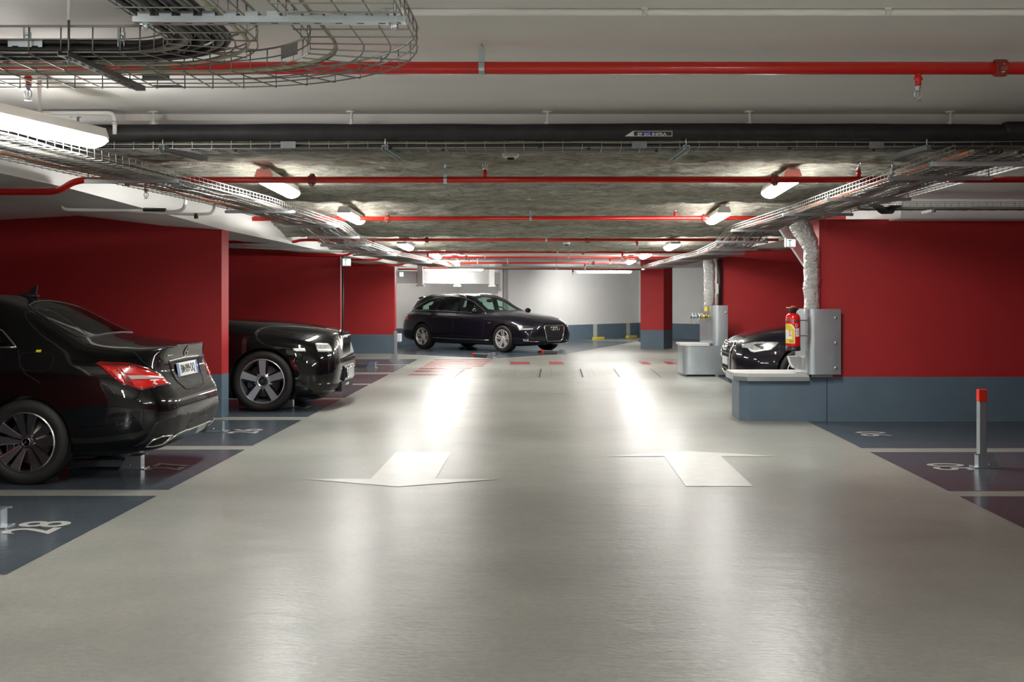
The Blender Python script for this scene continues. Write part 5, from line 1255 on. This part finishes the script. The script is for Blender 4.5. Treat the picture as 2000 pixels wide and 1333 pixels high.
C3.px_patch('fog_lamp', r9([(1125,922),(1245,930),(1245,962),(1130,957)]), M['satin'], 1.5, .005, .008)
C3.line('lower_trim', r9([(1130,960),(1300,972),(1500,975)]), C3.hit_px, M['satin'], .006, .004, step=3, mirror=True)
r8 = at(780, 560, 9.522)
C3.px_patch('tail_lamp', r8([(125,530),(168,538),(158,612),(112,612)]), M['taillight'], 1.5, .004, .01, label='red tail lamp')
plate(C3, (-.965,0,.72), (-1,0,0), ' ')
for x in (0, 2.81):
    for y in (.893, -.893): make_wheel(C3, x, y, .325, .222, .235, 'twin')
interior(C3, 1.2, .25, .42)

# dark car on the right behind the kerb wall
E2 = []
for s in EST:
    k = list(s); k[0] = s[0]*1.036
    for i in (2,4,6,8,10,12): k[i] = s[i]*1.026
    for i in (1,3,5,7,9,11): k[i] = s[i]*1.055
    E2.append(tuple(k))
cb = CarBody(E2, [.12,.1,.03,0,.07,.13,.30,.32,.33], [-.10,-.08,-.02,0,-.01,-.03,-.06,-.06,-.06], 1.1, .5)
C4 = Car('car', 'dark car with bright headlamp behind the kerb wall on the right, nose to the lane', 'car', cb, (6.44, 17.0, 0), PI, M['paintnavy'])
k_ = lambda P: [(a*1.036, b*1.055) for a, b in P]
C4.cut((0, 2.912), .66, .378, [k_(w1), k_(w2), k_(w3)], [(shrink([(a*1.036,b*1.026) for a,b in ws], .92), .78)], (), (-.5, 2.2, .42, .05))
for th in (PI/2, -PI/2):
    f_ = (lambda pts: [(-a, b) for a, b in pts]) if th > 0 else (lambda pts: pts)
    for p in (w1, w2, w3): C4.patch('side_window', f_(shrink(k_(p), 1.06)), C4.view(th), M['carglass'], .08, .002, 0)
    C4.line('window_trim', f_(k_(dl)), C4.view(th), M['satin'], .012, .003, True, .06)
C4.patch('windscreen', [(a*1.036, b*1.026) for a, b in ws], C4.top(), M['carglass'], .08, .002, 0)
front_of(C4, .735, .30, .40, .31)
rA = at(1400, 580, 7.404)
hl = C4.px_patch('headlamp', rA([(355,692),(420,682),(540,657),(660,652),(780,655),(898,662),(850,722),(790,770),(700,780),(620,795),(540,808),(490,795),(450,745),(370,738)]), M['headlens'], 3, .005, .02, label='bright swept-back headlamp')
C4.px_patch('headlamp_core', rA([(530,690),(675,685),(680,750),(640,752),(560,715)]), M['headdark'], 2, .008, .003, hl)
C4.px_patch('headlamp_strip', rA([(455,748),(540,775),(690,765),(785,752),(770,772),(690,780),(540,804),(495,792)]), M['headbright'], 2, .008, .004, hl)
C4.line('bonnet_gap', rA([(350,655),(470,610),(600,570),(800,515),(1000,470)]), C4.hit_px, M['well'], .004, 0, step=15, mirror=True)
h = C4.view(0)(0, .47); plate(C4, h[0] + V(.02,0,0), (1,0,0), ' ')
for x in (0, 2.912):
    for y in (.917, -.917): make_wheel(C4, x, y, .343, .24, .245, 'twin')
interior(C4, 1.25, .3, .45)
# ================================================================== camera, render look
cam = bpy.data.cameras.new('camera'); co = bpy.data.objects.new('camera', cam); COL.objects.link(co)
cam.sensor_width = 36; cam.sensor_fit = 'HORIZONTAL'; cam.lens = F/2000*36
cam.shift_x = -(CX-1000)/2000; cam.shift_y = (CY-666.5)/2000
co.location = (0, 0, CAMZ); co.rotation_euler = (PI/2, 0, 0); cam.clip_end = 200
SC.camera = co
w = bpy.data.worlds.new('world'); SC.world = w; w.use_nodes = True
w.node_tree.nodes['Background'].inputs[0].default_value = (.9,.95,1,1); w.node_tree.nodes['Background'].inputs[1].default_value = .0
SC.view_settings.view_transform = 'Standard'; SC.view_settings.look = 'None'; SC.view_settings.gamma = 1; SC.view_settings.use_curve_mapping = False
SC.view_settings.exposure = EXPO
SC.cycles.max_bounces = 9; SC.cycles.diffuse_bounces = 5; SC.cycles.glossy_bounces = 5; SC.cycles.transparent_max_bounces = 12
SC.cycles.caustics_reflective = False; SC.cycles.caustics_refractive = False; SC.cycles.sample_clamp_indirect = 6
